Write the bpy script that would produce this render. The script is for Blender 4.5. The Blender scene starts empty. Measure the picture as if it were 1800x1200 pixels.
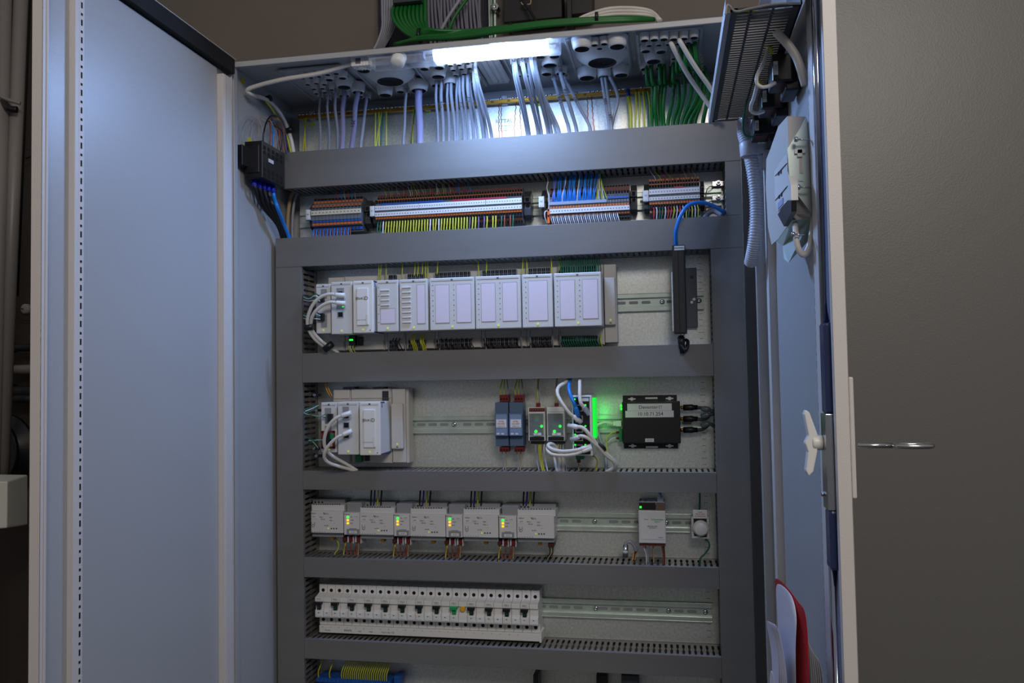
import bpy, bmesh, math, random
from mathutils import Vector, Matrix
random.seed(7)
PI = math.pi
SC = bpy.context.scene
COL = SC.collection

# ---------------------------------------------------------------- camera
F_PX, CX, CY, CZ, YAW, PITCH, ROLL = 1471.476, 0.215059, -1.709684, -0.01714, 0.185638, 0.040587, -0.017235
FWD = Vector((-math.sin(YAW) * math.cos(PITCH), math.cos(YAW) * math.cos(PITCH), math.sin(PITCH)))
_r = Vector((math.cos(YAW), math.sin(YAW), 0)); _u = _r.cross(FWD)
RIGHT = math.cos(ROLL) * _r + math.sin(ROLL) * _u
UP = -math.sin(ROLL) * _r + math.cos(ROLL) * _u
CPOS = Vector((CX, CY, CZ))
cam_data = bpy.data.cameras.new('camera'); cam = bpy.data.objects.new('camera', cam_data); COL.objects.link(cam)
cam.matrix_world = Matrix(((RIGHT.x, UP.x, -FWD.x, CX), (RIGHT.y, UP.y, -FWD.y, CY), (RIGHT.z, UP.z, -FWD.z, CZ), (0, 0, 0, 1)))
cam_data.sensor_width = 36; cam_data.lens = F_PX / 1800 * 36; cam_data.clip_start = 0.01
SC.camera = cam

def _ray(px, py): return FWD + RIGHT * ((px - 900) / F_PX) - UP * ((py - 600) / F_PX)
def at(px, py, y):
    """the place in the room that the photo shows at (px, py), on the plane at depth y"""
    d = _ray(px, py); return CPOS + d * ((y - CPOS.y) / d.y)
def atx(px, py, x):
    d = _ray(px, py); return CPOS + d * ((x - CPOS.x) / d.x)
def atz(px, py, z):
    d = _ray(px, py); return CPOS + d * ((z - CPOS.z) / d.z)

# ---------------------------------------------------------------- world, lights, exposure
SC.view_settings.view_transform = 'Standard'; SC.view_settings.look = 'None'
SC.view_settings.gamma = 1; SC.view_settings.use_curve_mapping = False
SC.view_settings.exposure = 0.0
w = bpy.data.worlds.new('room_air'); SC.world = w; w.use_nodes = True
w.node_tree.nodes['Background'].inputs[0].default_value = (0.62, 0.59, 0.58, 1)
w.node_tree.nodes['Background'].inputs[1].default_value = 0.26
_nt = w.node_tree; _tc = _nt.nodes.new('ShaderNodeTexCoord'); _sx = _nt.nodes.new('ShaderNodeSeparateXYZ'); _mr = _nt.nodes.new('ShaderNodeMapRange')
_mr.inputs['From Min'].default_value = -.50; _mr.inputs['From Max'].default_value = .35; _mr.inputs['To Min'].default_value = .03; _mr.inputs['To Max'].default_value = .34
_nt.links.new(_tc.outputs['Generated'], _sx.inputs[0]); _nt.links.new(_sx.outputs['Z'], _mr.inputs['Value']); _nt.links.new(_mr.outputs[0], _nt.nodes['Background'].inputs[1])   # the dim room: dark floor below, paler ceiling above

def area(name, loc, look, sx, sy, power, col):
    l = bpy.data.lights.new(name, 'AREA'); l.shape = 'RECTANGLE'; l.size = sx; l.size_y = sy; l.energy = power; l.color = col
    o = bpy.data.objects.new(name, l); COL.objects.link(o); o.location = loc
    o.rotation_euler = (Vector(look) - Vector(loc)).to_track_quat('-Z', 'Y').to_euler(); return o
# the room's dim ceiling lamp above and behind the photographer
area('ceiling_lamp_light', (0.68, -2.25, 1.1), (0.1, -.2, 0.1), 0.8, 0.4, 18.5, (1.0, 0.92, 0.87))
# light leaving the LED strip lamp under the cabinet roof
area('cabinet_lamp_light', (-0.10, -0.224, 0.558), (-0.08, -0.10, 0.0), 0.235, 0.022, 2.5, (0.32, 0.52, 1.0))
area('cabinet_lamp_side_light', (-0.10, -0.246, 0.572), (0.05, -1.0, 0.05), 0.235, 0.022, 5.0, (0.30, 0.50, 1.0))

# ---------------------------------------------------------------- materials
def lin(c):
    return tuple(((v / 12.92) if v <= .04045 else ((v + .055) / 1.055) ** 2.4) for v in [q / 255 for q in c])
MATS = {}
def mat(name, rgb, rough=.5, metal=0., bump=None, vary=None, emit=None, alpha=None, spec=.5, stretch=None):
    if name in MATS: return MATS[name]
    m = bpy.data.materials.new(name); m.use_nodes = True; nt = m.node_tree; b = nt.nodes['Principled BSDF']
    c = lin(rgb)
    b.inputs['Base Color'].default_value = (*c, 1); b.inputs['Roughness'].default_value = rough; b.inputs['Metallic'].default_value = metal
    b.inputs['Specular IOR Level'].default_value = spec
    if emit:
        b.inputs['Emission Color'].default_value = (*lin(emit[0]), 1); b.inputs['Emission Strength'].default_value = emit[1]
    tc = nt.nodes.new('ShaderNodeTexCoord'); src = tc.outputs['Object']
    if stretch:
        mp = nt.nodes.new('ShaderNodeMapping'); mp.inputs['Scale'].default_value = stretch; nt.links.new(src, mp.inputs[0]); src = mp.outputs[0]
    if vary:   # (scale, amount)
        n = nt.nodes.new('ShaderNodeTexNoise'); n.inputs['Scale'].default_value = vary[0]; n.inputs['Detail'].default_value = 5
        nt.links.new(src, n.inputs['Vector'])
        r = nt.nodes.new('ShaderNodeValToRGB'); r.color_ramp.elements[0].position = .3; r.color_ramp.elements[1].position = .7
        a = vary[1]
        r.color_ramp.elements[0].color = (*[v * (1 - a) for v in c], 1); r.color_ramp.elements[1].color = (*[min(1, v * (1 + a)) for v in c], 1)
        nt.links.new(n.outputs['Fac'], r.inputs[0]); nt.links.new(r.outputs[0], b.inputs['Base Color'])
    if bump:   # (scale, strength, distance)
        n = nt.nodes.new('ShaderNodeTexNoise'); n.inputs['Scale'].default_value = bump[0]; n.inputs['Detail'].default_value = 2
        nt.links.new(src, n.inputs['Vector'])
        bp = nt.nodes.new('ShaderNodeBump'); bp.inputs['Strength'].default_value = bump[1]; bp.inputs['Distance'].default_value = bump[2]
        nt.links.new(n.outputs['Fac'], bp.inputs['Height']); nt.links.new(bp.outputs[0], b.inputs['Normal'])
    if alpha is not None:
        b.inputs['Alpha'].default_value = alpha
    MATS[name] = m; return m
POWDER = mat('powder_coat', (170, 172, 174), .36, bump=(900, .35, .0006))
POWDER_OUT = mat('powder_coat_outer', (208, 204, 201), .5, bump=(520, .25, .0006))
NEIGHBOUR = mat('powder_coat_grey', (106, 106, 103), .42, bump=(420, .3, .0007))
DUCT = mat('duct_pvc', (111, 110, 107), .42, vary=(6, .05), bump=(60, .12, .0008), stretch=(1, 1, 6))
ZINC = mat('galvanised_plate', (226, 231, 226), .36, .7, vary=(220, .14), bump=(260, .1, .0004))
RAIL = mat('galvanised_rail', (208, 222, 212), .34, .6, vary=(40, .08))
STEEL = mat('bright_steel', (205, 208, 212), .22, 1.)
CHROME = mat('polished_rod', (170, 178, 200), .12, 1.)
WHITE = mat('white_plastic', (226, 226, 222), .38)
CABLEW = mat('white_cable_sheath', (214, 210, 202), .4)
LGREY = mat('light_grey_plastic', (208, 208, 206), .42)
IVORY = mat('ivory_grey_plastic', (196, 192, 184), .45)
MGREY = mat('mid_grey_plastic', (140, 142, 144), .45)
TBGREY = mat('terminal_grey', (98, 106, 116), .5)
DGREY = mat('dark_grey_plastic', (58, 62, 68), .5)
BLACK = mat('black_plastic', (17, 17, 19), .42)
HOLE = mat('hole_black', (6, 6, 7), .9)
RUBBER = mat('black_rubber', (14, 14, 15), .8)
ORANGE = mat('orange_lever', (196, 104, 48), .5)
RUST = mat('rust_brown_lever', (120, 52, 36), .5)
BLUE = mat('blue_plastic', (28, 86, 168), .45)
BLUEW = mat('blue_wire', (30, 124, 214), .4)
NAVY = mat('navy_cable', (24, 44, 120), .45)
RED = mat('red_plastic', (112, 18, 20), .45)
MAROON = mat('maroon_plastic', (78, 20, 18), .5)
REDW = mat('red_wire', (190, 44, 50), .45)
GREENW = mat('green_cable', (16, 100, 36), .42)
GREEND = mat('dark_green_wire', (10, 96, 66), .45)
YELLOW = mat('yellow_green_wire', (188, 190, 50), .42)
YELLOWB = mat('amber_yellow_plastic', (232, 170, 24), .4)
GREYC = mat('grey_cable', (146, 150, 160), .4)
VIOLET = mat('violet_cable', (150, 148, 184), .4)
BROWNW = mat('brown_wire', (138, 66, 46), .45)
TAN = mat('tan_wire', (164, 140, 104), .5)
PURPLE = mat('purple_wire', (104, 92, 130), .5)
WHITEW = mat('white_wire', (208, 208, 214), .4)
COPPER = mat('copper_braid', (190, 110, 76), .35, .8)
BRASS = mat('brass_bar', (190, 140, 52), .3, .9)
PAPER = mat('paper', (204, 202, 214), .7)
LABEL = mat('label_white', (214, 214, 212), .5)
INK = mat('ink', (24, 24, 28), .6)
INKG = mat('ink_grey', (96, 98, 104), .6)
GREENL = mat('green_print', (26, 150, 82), .6)
ORANGEL = mat('orange_print', (190, 96, 50), .6)
LILAC = mat('lilac_label_insert', (222, 214, 226), .45)
BLUEGREY = mat('blue_grey_plastic', (82, 104, 132), .45)
TEALG = mat('green_block', (16, 120, 72), .45)
WALLM = mat('painted_wall', (112, 104, 97), .85, vary=(7, .05), bump=(60, .2, .002))
WALL_SHADE = mat('shade_toned_wall', (58, 50, 46), .9, vary=(5, .06))
FLOORM = mat('concrete_floor', (96, 92, 86), .8, vary=(8, .1))
CONDUIT = mat('grey_conduit', (132, 128, 124), .4)
CONDM = mat('corrugated_grey', (192, 194, 202), .4)
CLEAR = mat('clear_plastic', (225, 232, 245), .12, alpha=.32)
CLEARD = mat('smoky_clear_plastic', (190, 200, 198), .15, alpha=.28)
PCB = mat('circuit_board', (24, 70, 44), .4)
SMOKE = mat('grey_glass_window', (40, 52, 50), .2)
LEDG = mat('green_led', (40, 255, 60), .5, emit=((30, 255, 50), 2.6))
LEDA = mat('amber_led', (255, 170, 30), .5, emit=((255, 160, 20), 2.4))
LEDY = mat('pale_indicator', (210, 226, 120), .4, emit=((190, 220, 90), .25))
GLOWG = mat('green_glow_panel', (20, 255, 70), .5, emit=((10, 255, 60), .55))
LAMPE = mat('lit_led_strip', (255, 255, 255), .5, emit=((188, 214, 255), 8.0))
FOLDER = mat('red_folder', (168, 20, 36), .45)
STRIPB = mat('blue_marker', (26, 84, 160), .5)
STRIPR = mat('red_marker', (176, 36, 60), .5)
YGL = mat('yellow_label', (190, 196, 30), .5)
DUSTY = mat('pipe_black', (20, 19, 20), .6)

# ---------------------------------------------------------------- mesh helpers
class MB:
    def __init__(s, xf=None):
        s.v, s.f, s.m, s.s = [], [], [], []; s.xf = xf
    def add(s, vs, fs, mi=0, smooth=False):
        o = len(s.v); s.v += [Vector(p) for p in vs]
        for f in fs: s.f.append([i + o for i in f]); s.m.append(mi); s.s.append(smooth)
        return s
    def box(s, x0, x1, y0, y1, z0, z1, mi=0):
        if x0 > x1: x0, x1 = x1, x0
        if y0 > y1: y0, y1 = y1, y0
        if z0 > z1: z0, z1 = z1, z0
        vs = [(x0, y0, z0), (x1, y0, z0), (x1, y1, z0), (x0, y1, z0), (x0, y0, z1), (x1, y0, z1), (x1, y1, z1), (x0, y1, z1)]
        return s.add(vs, [(0, 3, 2, 1), (4, 5, 6, 7), (0, 1, 5, 4), (1, 2, 6, 5), (2, 3, 7, 6), (3, 0, 4, 7)], mi)
    def prism(s, poly, a, b, axis='x', mi=0):
        """poly: 2-d outline; axis x -> (y,z); y -> (x,z); z -> (x,y)"""
        def P(p, t): return (t, p[0], p[1]) if axis == 'x' else ((p[0], t, p[1]) if axis == 'y' else (p[0], p[1], t))
        n = len(poly); vs = [P(p, a) for p in poly] + [P(p, b) for p in poly]
        return s.add(vs, [list(range(n))[::-1], list(range(n, 2 * n))] + [(i, (i + 1) % n, n + (i + 1) % n, n + i) for i in range(n)], mi)
    def lathe(s, o, ax, prof, n=16, mi=0, smooth=True, cap=True):
        """profile [(distance along ax, radius)...] turned about ax from o"""
        o = Vector(o); ax = Vector(ax).normalized(); t = Vector((0, 0, 1)) if abs(ax.z) < .9 else Vector((1, 0, 0))
        a = ax.cross(t).normalized(); b = ax.cross(a); vs = []
        for h, r in prof:
            for k in range(n):
                q = 2 * PI * k / n; vs.append(o + ax * h + a * (r * math.cos(q)) + b * (r * math.sin(q)))
        fs = [(j * n + k, j * n + (k + 1) % n, (j + 1) * n + (k + 1) % n, (j + 1) * n + k) for j in range(len(prof) - 1) for k in range(n)]
        s.add(vs, fs, mi, smooth)
        if cap:
            o2 = len(s.v) - len(vs)
            for base in (0, (len(prof) - 1) * n):
                s.f.append([o2 + base + k for k in range(n)]); s.m.append(mi); s.s.append(False)
        return s
    def cyl(s, p0, p1, r, n=12, mi=0, r2=None):
        d = Vector(p1) - Vector(p0); return s.lathe(p0, d, [(0, r), (d.length, r if r2 is None else r2)], n, mi)
    def tube(s, pts, r, n=7, mi=0, sub=6, rib=None, flat=False):
        P = [Vector(p) for p in pts]
        if len(P) > 2 and sub > 1:
            Q = [P[0] * 2 - P[1]] + P + [P[-1] * 2 - P[-2]]; R = []
            for i in range(1, len(Q) - 2):
                p0, p1, p2, p3 = Q[i - 1:i + 3]
                for k in range(sub):
                    t = k / sub
                    R.append(.5 * ((2 * p1) + (p2 - p0) * t + (2 * p0 - 5 * p1 + 4 * p2 - p3) * t * t + (3 * p1 - p0 - 3 * p2 + p3) * t ** 3))
            R.append(P[-1]); P = R
        vs = []; prev = None; up = None
        for i, p in enumerate(P):
            d = (P[min(i + 1, len(P) - 1)] - P[max(i - 1, 0)]).normalized()
            if up is None: up = d.orthogonal().normalized()
            up = (up - d * up.dot(d)).normalized(); b = d.cross(up)
            rr = r if rib is None else rib(i, len(P))
            for k in range(n):
                q = 2 * PI * k / n; vs.append(p + up * (rr * math.cos(q)) + b * (rr * math.sin(q)))
        m = len(P); fs = [(j * n + k, j * n + (k + 1) % n, (j + 1) * n + (k + 1) % n, (j + 1) * n + k) for j in range(m - 1) for k in range(n)]
        s.add(vs, fs, mi, True); o2 = len(s.v) - len(vs)
        for base in (0, (m - 1) * n): s.f.append([o2 + base + k for k in range(n)]); s.m.append(mi); s.s.append(False)
        return s
    def sheet(s, rows, th=.0004, mi=0):
        """a bent sheet through a grid of points, given a thickness"""
        n = len(rows[0]); R = [[Vector(p) for p in r] for r in rows]
        nrm = (R[0][1] - R[0][0]).cross(R[1][0] - R[0][0]).normalized() * th
        vs = [p for r in R for p in r] + [p + nrm for r in R for p in r]; k = n * len(R); fs = []
        for j in range(len(R) - 1):
            for i in range(n - 1):
                q = (j * n + i, j * n + i + 1, (j + 1) * n + i + 1, (j + 1) * n + i); fs += [q[::-1], tuple(k + a for a in q)]
        edge = [i for i in range(n)] + [j * n + n - 1 for j in range(1, len(R))] + [(len(R) - 1) * n + i for i in range(n - 2, -1, -1)] + [j * n for j in range(len(R) - 2, 0, -1)]
        for a, b in zip(edge, edge[1:] + edge[:1]): fs.append((a, b, k + b, k + a))
        return s.add(vs, fs, mi, False)
    def build(s, name, mats, parent=None, bevel=0.):
        me = bpy.data.meshes.new(name); V = [s.xf @ v for v in s.v] if s.xf else s.v
        me.from_pydata([tuple(v) for v in V], [], s.f)
        for m in (mats if isinstance(mats, (list, tuple)) else [mats]): me.materials.append(m)
        for p, mi, sm in zip(me.polygons, s.m, s.s): p.material_index = mi; p.use_smooth = sm
        bm = bmesh.new(); bm.from_mesh(me); bmesh.ops.recalc_face_normals(bm, faces=bm.faces); bm.to_mesh(me); bm.free()
        me.update(); o = bpy.data.objects.new(name, me); COL.objects.link(o)
        if parent is not None:
            o.parent = parent
            q = parent; M = Matrix.Identity(4)
            while q is not None:
                M = Matrix.LocRotScale(q.location, q.rotation_euler, q.scale) if q.parent is None else M
                q = q.parent
            o.matrix_parent_inverse = M.inverted() if parent.parent is None else Matrix.Identity(4)
        if bevel:
            b = o.modifiers.new('bevel', 'BEVEL'); b.width = bevel; b.segments = 2; b.limit_method = 'ANGLE'; b.angle_limit = .6
        return o

def thing(name, label, cat, loc, group=None):
    o = bpy.data.objects.new(name, None); COL.objects.link(o); o.location = Vector(loc); o.empty_display_size = .02
    o['label'] = label; o['category'] = cat
    if group: o['group'] = group
    return o
def tag(o, label, cat, group=None, kind=None):
    if label: o['label'] = label
    if cat: o['category'] = cat
    if group: o['group'] = group
    if kind: o['kind'] = kind
    return o
def dup(root, dloc, label=None):
    """a copy of a thing, its parts and their sub-parts, moved by dloc"""
    r = root.copy(); COL.objects.link(r); r.location = root.location + Vector(dloc)
    if label: r['label'] = label
    for ch in list(root.children):
        c = ch.copy(); COL.objects.link(c); c.parent = r; c.matrix_parent_inverse = ch.matrix_parent_inverse.copy()
        for g in ch.children:
            d = g.copy(); COL.objects.link(d); d.parent = c; d.matrix_parent_inverse = g.matrix_parent_inverse.copy()
    return r
def text(s, p, size, m, parent, name='lettering', align='CENTER', rot=(PI / 2, 0, 0), ax=None):
    c = bpy.data.curves.new('txt', 'FONT'); c.body = s; c.size = size; c.align_x = align; c.align_y = 'CENTER'; c.extrude = .00012; c.resolution_u = 2
    t = bpy.data.objects.new('txt', c); COL.objects.link(t)
    dg = bpy.context.evaluated_depsgraph_get(); dg.update(); me = bpy.data.meshes.new_from_object(t.evaluated_get(dg))
    bpy.data.objects.remove(t); bpy.data.curves.remove(c)
    R = Matrix.Translation(Vector(p)) @ (Matrix.Rotation(rot[2], 4, 'Z') @ Matrix.Rotation(rot[1], 4, 'Y') @ Matrix.Rotation(rot[0], 4, 'X') if ax is None else ax)
    mb = MB(); mb.add([R @ v.co for v in me.vertices], [list(f.vertices) for f in me.polygons]); bpy.data.meshes.remove(me)
    return mb.build(name, m, parent)
ORD = ['first', 'second', 'third', 'fourth', 'fifth', 'sixth', 'seventh', 'eighth', 'ninth', 'tenth', 'eleventh', 'twelfth', 'thirteenth']
def nth(i, n, side='left'):
    if i == 0: return 'leftmost' if side == 'left' else 'topmost'
    if i == n - 1: return 'rightmost' if side == 'left' else 'lowest'
    return (ORD[i] if i < 13 else '%dth' % (i + 1) if (i + 1) % 10 not in (1, 2, 3) else '%d%s' % (i + 1, ['', 'st', 'nd', 'rd'][(i + 1) % 10])) + (' from the left' if side == 'left' else ' from the top')
def wire(name, label, cat, pts, r, m, group=None, n=7, sub=6):
    return tag(MB().tube(pts, r, n, sub=sub).build(name, m), label, cat, group)

# ================================================================ THE ROOM
tag(MB().box(-3.2, 3.2, .16, .20, -1.35, 2.2).build('wall_back', WALLM), None, None, kind='structure')
tag(MB().box(-3.2, 3.2, -3.4, .16, -1.40, -1.35).build('floor', FLOORM), None, None, kind='structure')

# ================================================================ THE CABINET
XL, XR, YF, YB, ZT, ZB = -.605, .397, -.25, .03, .594, -1.25
cab = thing('control_cabinet', 'tall light grey steel control cabinet standing open with both doors swung out', 'cabinet', ((XL + XR) / 2, -.1, ZB))
MB().box(XL - .002, XL, YF, YB, ZB, ZT).build('side_panel', POWDER, cab)
MB().box(XR, XR + .002, YF, YB, ZB, ZT).build('side_panel', POWDER, cab)
MB().box(XL, XR, YB, YB + .002, ZB, ZT).build('back_panel', POWDER, cab)
m = MB().box(XL, XR, YF, YB, ZT - .002, ZT)
m.box(XL, XR, YF, YF + .002, ZT - .012, ZT)
m.build('roof_panel', POWDER, cab, .0008)
m = MB().box(XL, XL + .013, YF - .002, YF + .012, ZB, ZT - .004).box(XR - .035, XR - .016, YF - .002, YF + .012, ZB, ZT - .004)
m.box(XL, XR, YF - .002, YF + .004, ZT - .012, ZT - .002).box(XL, XR, YF - .002, YF + .012, ZB, ZB + .05)
m.build('front_frame', POWDER, cab, .001)
m = MB().box(XL, XR, YF, YB, ZB, ZB + .003); m.build('floor_panel', POWDER, cab)
# mounting plate of galvanised sheet with its printed tick marks
pl = MB().box(-.575, .365, 0, .003, ZB + .03, .566).build('mounting_plate', ZINC, cab)
m = MB()
for k in range(70):
    z = .25 - k * .0125
    wd = .011 if k % 5 == 0 else .007
    m.box(.2785 - wd / 2, .2785 + wd / 2, -.0004, 0, z - .0004, z + .0004)
m.build('scale_mark', INKG, pl)
text('RITTAL', at(886, 213, -.001), .0115, INKG, pl, 'printed_mark')
for k in range(3): text('Made in Germany', at(887, 221 + 4 * k, -.001), .0038, INKG, pl, 'printed_mark')

# ---- left door, swung open square to the cabinet
HX, HY = XL, YF - .01
def door_xf(hx, hy, ang, sgn):
    """door-local (u out along the leaf, w towards its inner face, v up) -> room"""
    a = math.radians(ang); U = Vector((sgn * math.cos(a), -math.sin(a), 0)); W = Vector((sgn * math.sin(a), math.cos(a), 0))
    return Matrix(((U.x, W.x, 0, hx), (U.y, W.y, 0, hy), (0, 0, 1, 0), (0, 0, 0, 1)))
LD = door_xf(HX, HY, 89.3, 1)
DT, DB = .594, -1.22
m = MB(LD).box(0, .5, 0, .0015, DB, DT)
m.box(.4985, .5, 0, .016, DB, DT).box(0, .0015, 0, .014, DB, DT).box(0, .5, 0, .022, DT - .0015, DT).box(0, .5, 0, .02, DB, DB + .0015)
m.box(.488, .5, .0145, .016, DB, DT)
m.box(.492, .4935, .016, .0175, DB, DT)
ld = m.build('door', POWDER_OUT, cab, .0008); ld['label'] = 'left cabinet door, inner face lit pale blue'
MB(LD).box(.05, .425, .003, .011, DB + .03, DT - .034).box(.43, .485, .0016, .003, DB, DT - .03).build('door_panel', POWDER, ld, .0008)
MB(LD).box(.004, .487, .006, .0215, DT - .030, DT - .003).build('gasket', RUBBER, ld)
m = MB(LD).box(.425, .433, .0016, .0125, DB + .03, DT - .03).box(.414, .425, .0110, .0125, DB + .03, DT - .03)
m.box(.022, .046, .0016, .024, DB + .03, DT - .045).box(.046, .050, .0016, .0235, DB + .03, DT - .045)
m.build('perforated_strip', POWDER_OUT, ld, .0006)
m = MB(LD)
z = DT - .05
while z > -.75:
    m.box(.4185, .4215, .0125, .0128, z - .0085, z); m.box(.0195, .0221, .0195, .0215, z - .0085, z)
    m.box(.4182, .4218, .0125, .0128, z - .019, z - .0155); m.box(.0195, .0221, .0195, .0215, z - .019, z - .0155)
    z -= .025
m.build('punched_slot', HOLE, ld)
m = MB()
for z in (.50, -.55):
    m.cyl((XL - .002, YF - .008, z), (XL - .002, YF - .008, z + .045), .005, 12)
    m.box(XL - .004, XL + .006, YF - .014, YF - .004, z + .046, z + .058)
m.build('hinge', STEEL, ld)

# ---- right door
RD = door_xf(.395, YF - .008, 91.0, -1)
m = MB(RD).box(0, .5, 0, .0015, DB, DT)
m.box(.4985, .5, 0, .0150, DB, DT).box(0, .0015, 0, .014, DB, DT).box(0, .5, 0, .02, DT - .0015, DT).box(0, .5, 0, .02, DB, DB + .0015)
m.box(.490, .5, .0137, .0150, DB, DT)
rd = m.build('door', POWDER_OUT, cab, .001); rd['label'] = 'right cabinet door seen almost edge on'
MB(RD).box(.05, .41, .003, .008, DB + .03, DT - .034).build('door_panel', POWDER, rd, .0006)
m = MB(RD).box(.412, .440, .0016, .016, DB + .03, DT - .03).box(.020, .046, .0016, .020, DB + .03, DT - .03)
m.build('perforated_strip', POWDER_OUT, rd, .0006)
m = MB(RD); z = DT - .05
while z > -.75:
    m.box(.4105, .4121, .006, .0160, z - .0085, z); m.box(.020, .0225, .0201, .0206, z - .0085, z)
    m.box(.4105, .4121, .006, .0160, z - .019, z - .0155)
    z -= .025
m.build('punched_slot', STEEL, rd)
m = MB(RD).cyl((.472, .0165, .03), (.472, .0165, DT - .02), .0045, 14).cyl((.472, .0165, -.22), (.472, .0165, DB + .03), .0045, 14)
m.box(.479, .485, .002, .012, .03, DT - .02)
m.build('lock_rod', CHROME, rd)
for za, zb0 in ((-.065, .035), (-.235, -.17)): MB(RD).box(.460, .486, .004, .0215, za, zb0).build('rod_guide', mat('dark_blue_guide', (44, 54, 92), .25), rd, .003)
m = MB(RD).box(.458, .486, .004, .0225, -.17, -.065).cyl((.464, .0225, -.155), (.464, .0255, -.155), .003, 10)
m.build('lock_case', STEEL, rd, .001)
m = MB(RD).cyl((.464, .0225, -.098), (.464, .034, -.098), .0085, 16)
m.prism([(.028, -.089), (.036, -.064), (.040, -.061), (.042, -.066), (.038, -.090), (.042, -.098), (.039, -.108), (.042, -.129), (.039, -.135), (.034, -.130), (.029, -.108)], .456, .470, 'x')
m.build('wing_handle', WHITE, rd, .0015)
MB(RD).box(.478, .499, -.005, 0, -.155, -.025).build('lock_escutcheon', POWDER_OUT, rd, .0015)
# key sticking out of the lock on the outer face
kp = atx(1508, 783, .411); ky = kp.y; kz = kp.z
key = thing('cabinet_key', 'steel double-bit key sticking out of the right door lock', 'key', (.411, ky, kz))
MB().cyl((.4105, ky, kz), (.447, ky, kz), .0028, 14).build('shank', STEEL, key)
m = MB().lathe((.447, ky, kz), (1, 0, 0), [(0, .0028), (.004, .002)], 12)
ring = [(0.466 + .019 * math.cos(a * PI / 10), ky + .013 * math.sin(a * PI / 10), kz) for a in range(21)]
m.tube(ring, .0028, 8, sub=1); m.build('bow', STEEL, key)

# neighbouring cabinet on the right
nb = thing('neighbouring_cabinet', 'closed textured grey cabinet standing right of the open one', 'cabinet', (.95, -.1, ZB))
MB().box(.404, 1.6, YF + .004, YB, ZB, .60).build('body', POWDER_OUT, nb, .001)
MB().box(.42, 1.6, YF - .018, YF + .004, ZB + .02, .597).build('door', NEIGHBOUR, nb, .002)

# ================================================================ WIRING DUCTS
DD = -.08
X0, X1, X2, X3 = -.5935, -.5359, .2971, .3572
ROWS = dict(d0=(.4604, .3838), d1=(.2791, .2179), d2=(.0361, -.0243), d3=(-.2065, -.2449), d4=(-.3843, -.4235), d5=(-.5497, -.5885))
def duct(name, label, a0, a1, b0, b1, vertical=False, sides=(1, 1)):
    """slotted duct; runs from a0 to a1, spans b0..b1 across; fingers on both flanks, snap-on cover in front"""
    def B(m, p0, p1, y0, y1, q0, q1):
        return m.box(q0, q1, y0, y1, p0, p1) if vertical else m.box(p0, p1, y0, y1, q0, q1)
    t = thing(name, label, 'cable duct', ((b0 + b1) / 2, 0, a0) if vertical else ((a0 + a1) / 2, 0, b0))
    m = MB(); B(m, a0, a1, -.002, 0, b0, b1)
    prof = [(-.012, .0066), (-.014, .0032), (-.034, .0030), (-.038, .0044), (-.044, .0044), (-.048, .0030), (-.066, .0032), (-.069, .0050), (-.0765, .0050)]
    P = .0112; n = int((a1 - a0) / P); off = ((a1 - a0) - n * P) / 2 + P / 2
    for sgn, q0, q1 in ((0, b0 + .0006, b0 + .0018), (1, b1 - .0018, b1 - .0006)):
        if not sides[sgn]: B(m, a0, a1, -.078, 0, q0, q1); continue
        B(m, a0, a1, -.0125, 0, q0, q1)
        for k in range(n):
            c = a0 + off + k * P
            poly = [(c - h, y) for y, h in prof] + [(c + h, y) for y, h in prof[::-1]]
            if vertical: m.prism([(y, z) for z, y in poly], q0, q1, 'x')
            else: m.prism(poly, q0, q1, 'z')
    m.build('slotted_trough', DUCT, t)
    m = MB(); B(m, a0, a1, DD, DD + .0016, b0, b1); B(m, a0, a1, DD, DD + .009, b0 - .0002, b0 + .0008); B(m, a0, a1, DD, DD + .009, b1 - .0008, b1 + .0002)
    m.build('cover', DUCT, t, .0005)
    return t
g = .0006
duct('cable_duct', 'topmost and widest horizontal grey duct, below the bundle of incoming cables', -.575, X3, ROWS['d0'][1], ROWS['d0'][0])
duct('cable_duct', 'long horizontal grey duct under the coloured terminal blocks', X0, X3, ROWS['d1'][1], ROWS['d1'][0])
duct('cable_duct', 'plain grey horizontal duct below the upper controller rack', X1 + g, X2 - g, ROWS['d2'][1], ROWS['d2'][0])
duct('cable_duct', 'narrow grey horizontal duct above the power meter and button row', X1 + g, X2 - g, ROWS['d3'][1], ROWS['d3'][0])
duct('cable_duct', 'narrow grey horizontal duct directly above the breaker row', X1 + g, X2 - g, ROWS['d4'][1], ROWS['d4'][0])
duct('cable_duct', 'lowest narrow grey horizontal duct, below the breaker row', X1 + g, X2 - g, ROWS['d5'][1], ROWS['d5'][0])
duct('cable_duct', 'left vertical grey duct running down beside all device rows', ZB + .05, ROWS['d1'][1] - g, X0, X1, True)
duct('cable_duct', 'right vertical grey duct running down beside all device rows', ZB + .05, ROWS['d1'][1] - g, X2, X3, True)
duct('cable_duct', 'short vertical grey duct right of the terminal block row', ROWS['d1'][0] + g, ROWS['d0'][1] - g, .3281, X3, True)

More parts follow.
